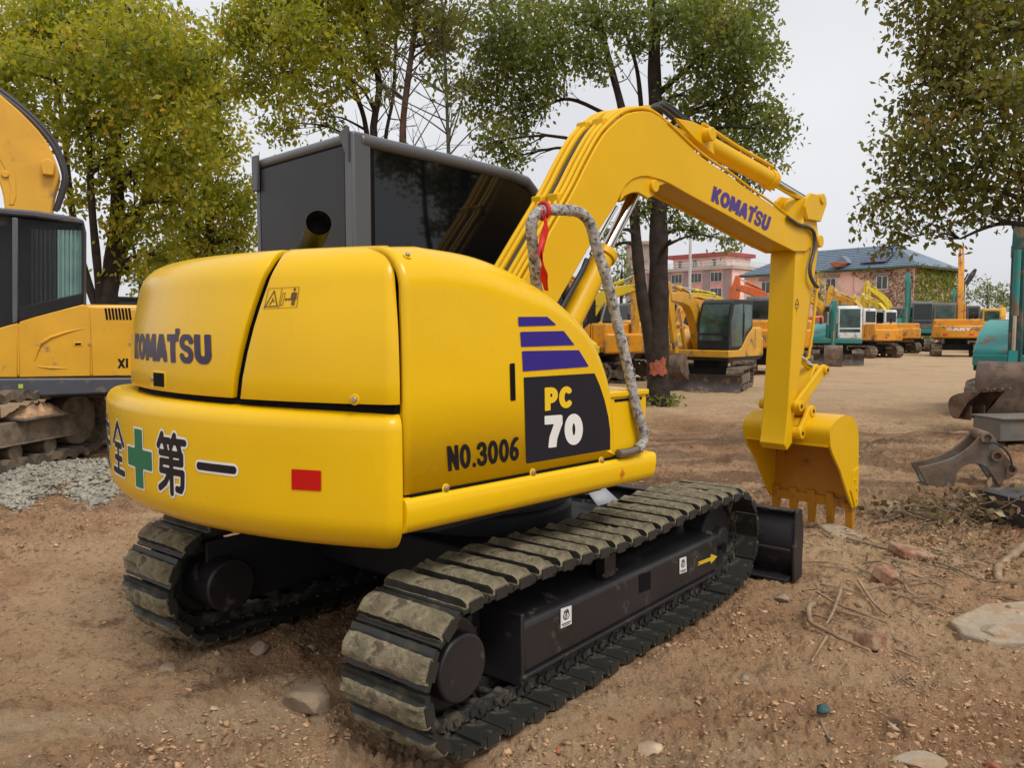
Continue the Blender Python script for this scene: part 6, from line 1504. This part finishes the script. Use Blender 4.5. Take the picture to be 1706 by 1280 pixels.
def tree(label, base, d, trunks, lobes, leaf, lm, dens=1.0, bark=m_bk, seed=1, group='trees around the yard', csz=.15, per=20, bare=0, name='broadleaf_tree', cat='tree', limb_r=.05, ydepth=1.0, twigs=True):
    g = np.random.default_rng(seed); sc = d/F
    T_ = thing(name, (base[0], base[1], gz(*base) if d < 40 else 0), 0, label, cat, group); o = np.array(T_.location)
    tk = MB(); nodes = []
    for px, r0, r1 in trunks:
        P = [at_d(u, v, d+dd) - o for u, v, dd in px]
        S_ = smooth_poly(P, 5*len(P)); n = len(S_)
        tk.tube(S_, [(r0+(r1-r0)*i/(n-1))*(1+.05*math.sin(i*1.3)) for i in range(n)], 12)
        nodes += [(np.array(q), r0+(r1-r0)*i/(n-1)) for i, q in enumerate(S_) if i > n*.25]
    C_ = []; tint = []
    for lb_ in lobes:
        u, v, rp = lb_[:3]; dd = lb_[3] if len(lb_) > 3 else g.uniform(-1, 1)*min(rp*sc*1.1, 2.0)*ydepth
        c = at_d(u, v, d+dd) - o; rr_ = rp*sc
        below = [q for q in nodes if q[0][2] < c[2]+.2] or nodes
        k = min(below, key=lambda q: np.linalg.norm(q[0]-c)+.35*abs(q[0][2]-c[2]+rr_))
        mid = (k[0]+c)/2 + np.array([g.normal()*.1, g.normal()*.1, .12*np.linalg.norm(c-k[0])])
        L_ = smooth_poly([k[0], mid, c], 9); ra = min(k[1]*.6, limb_r+.012*rr_)
        tk.tube(L_, [ra*(1-.75*i/8) for i in range(9)], 6, caps=False)
        if twigs:
            for q in range(5):
                e_ = c + g.normal(size=3)*rr_*.55; st_ = L_[int(g.integers(4, 9))]; m2 = (np.array(st_)+e_)/2+g.normal(size=3)*.06
                tk.tube([st_, m2, e_], [ra*.30, ra*.2, .006], 4, caps=False)
        nc = int(dens*96*(rr_**2.05)*(1 if rr_ > .5 else 1.25)/ (csz/.15)**2)+2
        dv = g.normal(size=(nc, 3)); dv /= np.linalg.norm(dv, axis=1)[:, None]; ra_ = g.random(nc)**(1/2.1)
        cc_ = c + dv*ra_[:, None]*rr_*np.array([1, ydepth, .92])
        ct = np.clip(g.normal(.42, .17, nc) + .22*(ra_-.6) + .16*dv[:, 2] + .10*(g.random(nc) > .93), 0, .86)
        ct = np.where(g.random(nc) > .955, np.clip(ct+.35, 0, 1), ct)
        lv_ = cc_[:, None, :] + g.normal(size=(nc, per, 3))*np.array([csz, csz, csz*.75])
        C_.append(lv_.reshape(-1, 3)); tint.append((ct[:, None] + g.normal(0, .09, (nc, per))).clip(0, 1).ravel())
    if bare:
        for q in range(bare):
            k = nodes[int(g.integers(len(nodes)))]; dr = g.normal(size=3)*np.array([1,.6,.2])+np.array([0,0,.9]); dr /= np.linalg.norm(dr); L0 = g.uniform(.5, 1.8)
            P = [k[0], k[0]+dr*L0*.5+g.normal(size=3)*.06, k[0]+dr*L0+np.array([0,0,.1])]; tk.tube(smooth_poly(P, 6), [.016,.013,.011,.009,.006,.004], 5, caps=False)
            for w_ in range(3):
                s_ = np.array(P[1])+(np.array(P[2])-np.array(P[1]))*g.random(); tk.tube([s_, s_+(dr+g.normal(size=3)*.6)*.35], [.006,.003], 4, caps=False)
    tk.build('trunk', bark, T_, ang=60, recalc=False)
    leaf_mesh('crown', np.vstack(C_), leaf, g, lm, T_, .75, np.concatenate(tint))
    return T_
def bxy(u, d): return at(u, d)
LT = tree('big olive leaved tree at the left with several trunks, behind the curtained cab', bxy(180, 14.5), 14.5,
     [([(183,640,0),(182,520,0),(186,440,.1),(196,350,.2),(192,240,.3),(205,120,.3),(215,0,.2)], .17, .06), ([(180,600,0),(168,500,0),(160,420,-.2),(152,330,-.3),(148,220,-.3),(140,90,-.3)], .09, .035), ([(172,540,0),(146,470,.2),(128,400,.4),(115,310,.5),(105,200,.5),(85,90,.4)], .085, .03), ([(186,500,.2),(206,420,.5),(240,330,.7),(262,230,.8),(270,100,.8)], .08, .03)],
     [(40,50,85),(120,30,95),(210,40,95),(275,70,70),(60,130,80),(140,120,90),(220,130,95),(290,160,70),(255,215,90),(180,200,70),(300,260,65),(110,215,50),(225,295,70),(285,335,60),(245,370,50),(165,265,38),(-50,60,100),(-60,180,90),(20,190,55),(130,330,26),(200,385,32),(205,445,26),(262,425,40),(150,60,80,1.2),(230,80,80,-1.4),(90,60,80,1.5),(250,150,80,1.2),(10,110,70,-1.2),(312,120,40),(330,190,34)],
     .118, LF_Y, .84, seed=21)
tree('olive leaved tree between the left trees and the black cab', bxy(345, 18.5), 18.5,
     [([(345,600,0),(346,470,0),(350,400,0),(345,300,.2),(352,180,.3),(340,60,.3)], .13, .045), ([(322,600,.5),(318,470,.5),(312,400,.6),(322,300,.7)], .08, .03), ([(232,560,.5),(234,470,.5),(226,430,.6),(215,380,.6)], .06, .03)],
     [(345,90,55),(360,150,50),(335,215,55),(372,235,42),(330,300,60),(375,320,50),(310,370,55),(358,385,55),(402,400,42),(330,440,55),(385,445,45),(290,430,45),(400,340,35),(310,120,40),(290,290,40),(262,470,34),(240,440,26)],
     .125, LF_Y, 1.0, seed=22)
tree('yellowish tree with half bare trunks rising above the black cab', bxy(640, 16), 16,
     [([(628,600,0),(630,300,0),(622,215,0),(632,140,.1),(612,60,.2),(590,-60,.2)], .11, .045), ([(620,420,.1),(612,230,.2),(590,150,.3),(560,90,.4),(520,40,.4),(470,-10,.5)], .07, .025), ([(640,500,.1),(640,260,.2),(655,160,.3),(660,60,.3),(668,-50,.3)], .05, .025)],
     [(420,20,60),(480,10,70),(545,15,65),(600,20,60),(440,85,58),(505,80,60),(565,75,55),(455,145,52),(520,140,50),(470,205,36),(575,130,42),(610,90,35),(430,55,60),(650,30,45),(640,95,22),(395,60,40),(398,140,30),(540,195,24),(585,20,50,1.0),(500,45,60,-1.0),(500,-40,70),(590,-50,60),(640,-40,50)],
     .118, LF_Y, .88, seed=23, bare=46)
tree('tree with a straight reddish trunk just right of the half bare one', bxy(676, 15), 15,
     [([(680,600,0),(676,330,0),(671,220,0),(680,130,0),(692,40,.1),(700,-60,.1)], .095, .04)],
     [(700,20,42),(735,35,30),(690,-40,50),(720,80,22),(660,-20,36),(748,70,22),(640,150,14)], .13, LF_R, .6, bark=m_bkp, seed=24, bare=44)
tree('thin greenish sapling with few leaves, right of the reddish trunk', bxy(747, 14), 14,
     [([(750,600,0),(749,330,0),(746,220,0),(742,110,0),(736,0,0),(733,-50,0)], .042, .022)],
     [(738,30,26),(728,115,18),(752,70,16),(725,60,16),(760,140,12),(745,-20,30)], .12, LF_R, .6, bark=mat('sapling_bark', (.075,.075,.045), .9, var=.3, scale=8), seed=25, bare=30)
CT = tree('tall dark green tree with a thick forked trunk marked in orange, behind the boom', bxy(1097, 16.6), 16.6,
     [([(1098,690,0),(1097,660,0),(1096,600,0),(1097,500,0),(1097,340,0),(1093,200,0),(1090,90,.1),(1096,-40,.2)], .250, .10), ([(1088,600,0),(1078,540,-.05),(1068,480,-.1),(1060,400,-.1),(1052,300,-.1),(1040,200,-.1),(1012,90,.1),(985,-20,.2)], .14, .05), ([(1094,330,0),(1072,210,.2),(1060,110,.3),(1030,20,.4)], .07, .03), ([(1097,430,-.1),(1108,412,-.35),(1117,400,-.5)], .06, .03), ([(1092,230,0),(1010,190,.3),(940,165,.4),(870,200,.4)], .06, .02), ([(1092,160,0),(1150,110,.2),(1210,60,.2)], .07, .02)],
     [(800,60,52),(850,40,62),(905,30,60),(830,120,60),(885,110,60),(800,165,44),(850,200,48),(822,235,36),(935,85,50),(890,165,36),(855,262,24),(960,30,52),(1010,20,50),(985,105,34),(1060,20,50),(1130,30,60),(1190,20,65),(1240,40,55),(1170,90,55),(1225,110,60),(1262,95,38),(1150,160,46),(1210,180,55),(1262,180,48),(1290,215,34),(1240,235,46),(1190,240,40),(1275,270,28),(1228,290,26),(1140,220,36),(1060,75,26),(1250,310,16),(1128,372,22),(1165,385,17),(1200,398,12),(1225,405,9),(1066,350,16),(1016,385,12),(1005,412,8),(1130,340,20),(1085,345,18),(1165,40,60,1.2),(1220,60,55,-1.2),(870,70,60,1.3)],
     .115, LF_G, 1.0, seed=26, bare=20)
# orange paint mark on the trunk
om = MB(); pc = at_d(1090, 608, 16.6)-np.array(CT.location)
rows = []
for i, z_ in enumerate((-.20,-.10,0,.10,.20)):
    row = []
    for k in range(9):
        a = R(-145+85*k/8 + 7*math.sin(i*2.1)); rr_ = .268-.012*i; row.append((at_d(1097,608,16.6)[0]-CT.location[0] + rr_*math.cos(a), rr_*math.sin(a), pc[2]+z_+.03*math.sin(k*1.9+i)))
    rows.append(row)
om.grid(rows); om.build('paint_mark', mat('orange_spray', (.30,.075,.035), .85, var=.4, scale=20), [c for c in CT.children if c.name.startswith('trunk')][0], recalc=False)
tree('russet tinged tree reaching in from the right edge, trunk out of view', bxy(1900, 9.5), 9.5,
     [([(1905,700,0),(1900,545,0),(1880,400,0),(1860,200,.1),(1840,0,.2)], .16, .08), ([(1880,420,0),(1790,385,-.1),(1710,374,-.1),(1672,372,-.1),(1640,380,-.1),(1600,398,-.1)], .07, .012), ([(1870,300,0),(1780,220,0),(1690,170,0),(1600,150,0),(1540,140,0)], .07, .02), ([(1860,200,0),(1760,90,.2),(1660,40,.2)], .06, .02), ([(1790,385,-.1),(1700,330,-.2),(1600,310,-.2),(1520,300,-.2)], .04, .01)],
     [(1535,30,46),(1590,40,62),(1650,30,70),(1720,40,80),(1550,95,55),(1615,110,65),(1690,120,75),(1530,150,45),(1590,175,62),(1660,190,65),(1730,210,70),(1520,205,48),(1570,235,58),(1640,255,58),(1700,280,58),(1495,255,42),(1545,290,46),(1600,310,46),(1482,300,34),(1510,335,32),(1470,335,22),(1560,345,30),(1640,320,38),(1690,340,34),(1455,372,16),(1490,385,16),(1530,375,18),(1478,412,9),(1500,398,10),(1620,362,20),(1588,395,9),(1655,352,22),(1445,345,12),(1500,-20,50),(1600,-30,70),(1700,-30,80),(1780,120,90),(1620,60,60,.8),(1680,150,60,-.8)],
     .088, LF_R, .9, seed=27, csz=.13, limb_r=.03)
tree('light green round tree far off, left of the thick trunk', bxy(1035, 62), 62, [([(1036,580,0),(1035,500,0),(1036,450,0)], .2, .08)],
     [(1036,432,20),(1018,452,22),(1052,450,20),(1035,470,28),(1010,480,22),(1058,482,22),(1000,500,18),(1070,500,16)], .30, LF_F, .28, seed=28, csz=.40, per=22, limb_r=.08, twigs=False)
tree('small dark bush in front of the pink apartment block', bxy(1130, 95), 95, [([(1130,570,0),(1130,500,0)], .15, .06)], [(1122,486,13),(1138,490,13),(1130,498,14)], .42, LF_G, .16, seed=29, csz=.5, per=20, name='bush', cat='bush', limb_r=.06, twigs=False)
tree('round dark bush against the pink house wall, right of the hanging arm', bxy(1366, 78), 78, [([(1366,560,0),(1366,490,0)], .15, .06)], [(1364,466,13),(1370,480,14),(1358,486,12),(1366,498,16)], .34, LF_G, .22, seed=30, csz=.42, per=20, name='bush', cat='bush', limb_r=.06, twigs=False)
for k, (u, v, rp, d_) in enumerate([(1560,500,16,150),(1600,486,19,140),(1645,476,21,150),(1672,488,16,135),(1700,484,18,145),(1740,480,22,150)]):
    tree(['low far tree at the left end of the hazy row, beside the ivy wall','far tree behind the tall black boom','tallest far tree right of the orange boom','smaller far tree right of the tallest one','far tree behind the dark upright teal arm','far tree cut by the right edge'][k], bxy(u, d_), d_,
         [([(u,560,0),(u,510,0),(u,v,0)], .3, .1)], [(u,v,rp),(u-10,v+12,rp*.8),(u+10,v+12,rp*.8),(u,v+22,rp*.9)], .55, LF_F, .30, seed=40+k, group='far trees on the skyline', csz=.75, per=22, limb_r=.1, twigs=False)
# ivy on the house
g_ = np.random.default_rng(50); pts_ = []; 
for k in range(3000):
    a, z_ = g_.uniform(-.1, 7.2), g_.uniform(.5, 7.9)
    dens = smoothstep(7.4, 3.5, a) + .3*smoothstep(6.5, 7.8, z_)
    if fbm(np.array([a*.6]), np.array([z_*.6]), 3)[0]+.5 > dens*1.15+.12: continue
    if abs(a-3.6) < .72 and abs(z_-6.5) < .82: continue
    p = q2(a, -.10-g_.random()*.12); pts_.append((*p, z_))
iv = leaf_mesh('ivy', pts_, .24, g_, LF_B, b2_, .8)
pts_ = [(*q2(-.12-g_.random()*.45*(.5+.5*math.sin(z_*2)), g_.uniform(-.3, 9.3)), z_) for z_ in g_.uniform(.3, 8.4, 3800)]
leaf_mesh('ivy', pts_, .34, g_, LF_I, b2_, .8)
# weeds at the foot of the big trunk
wd = []
for k in range(260):
    a = g_.uniform(0, 6.28); q = .25+abs(g_.normal())*.14; wd.append((q*math.cos(a), q*math.sin(a), g_.random()*.22))
wo = leaf_mesh('weeds', wd, .10, g_, LF_G, None, -.6); wo.location = CT.location; tag(wo, 'tuft of green weeds round the foot of the thick trunk', 'weeds', kind='stuff')

# the yard's trees go on past the right edge; the dark cab window mirrors them
def copy_tree(o, loc, rz, label):
    c = o.copy(); COL.objects.link(c); c.location = loc; c.rotation_euler = (0, 0, R(rz)); c['label'] = label
    for ch_ in o.children:
        k = ch_.copy(); COL.objects.link(k); k.parent = c
copy_tree(LT, (14.5, 3.4, 0), 70, 'olive leaved tree past the right edge, mirrored in the cab window')
copy_tree(LT, (16.0, -1.4, 0), 200, 'olive leaved tree behind the camera on the right, mirrored in the cab window')
copy_tree(CT, (21.0, 8.0, 0), 140, 'dark green tree far out past the right edge, mirrored in the cab window')
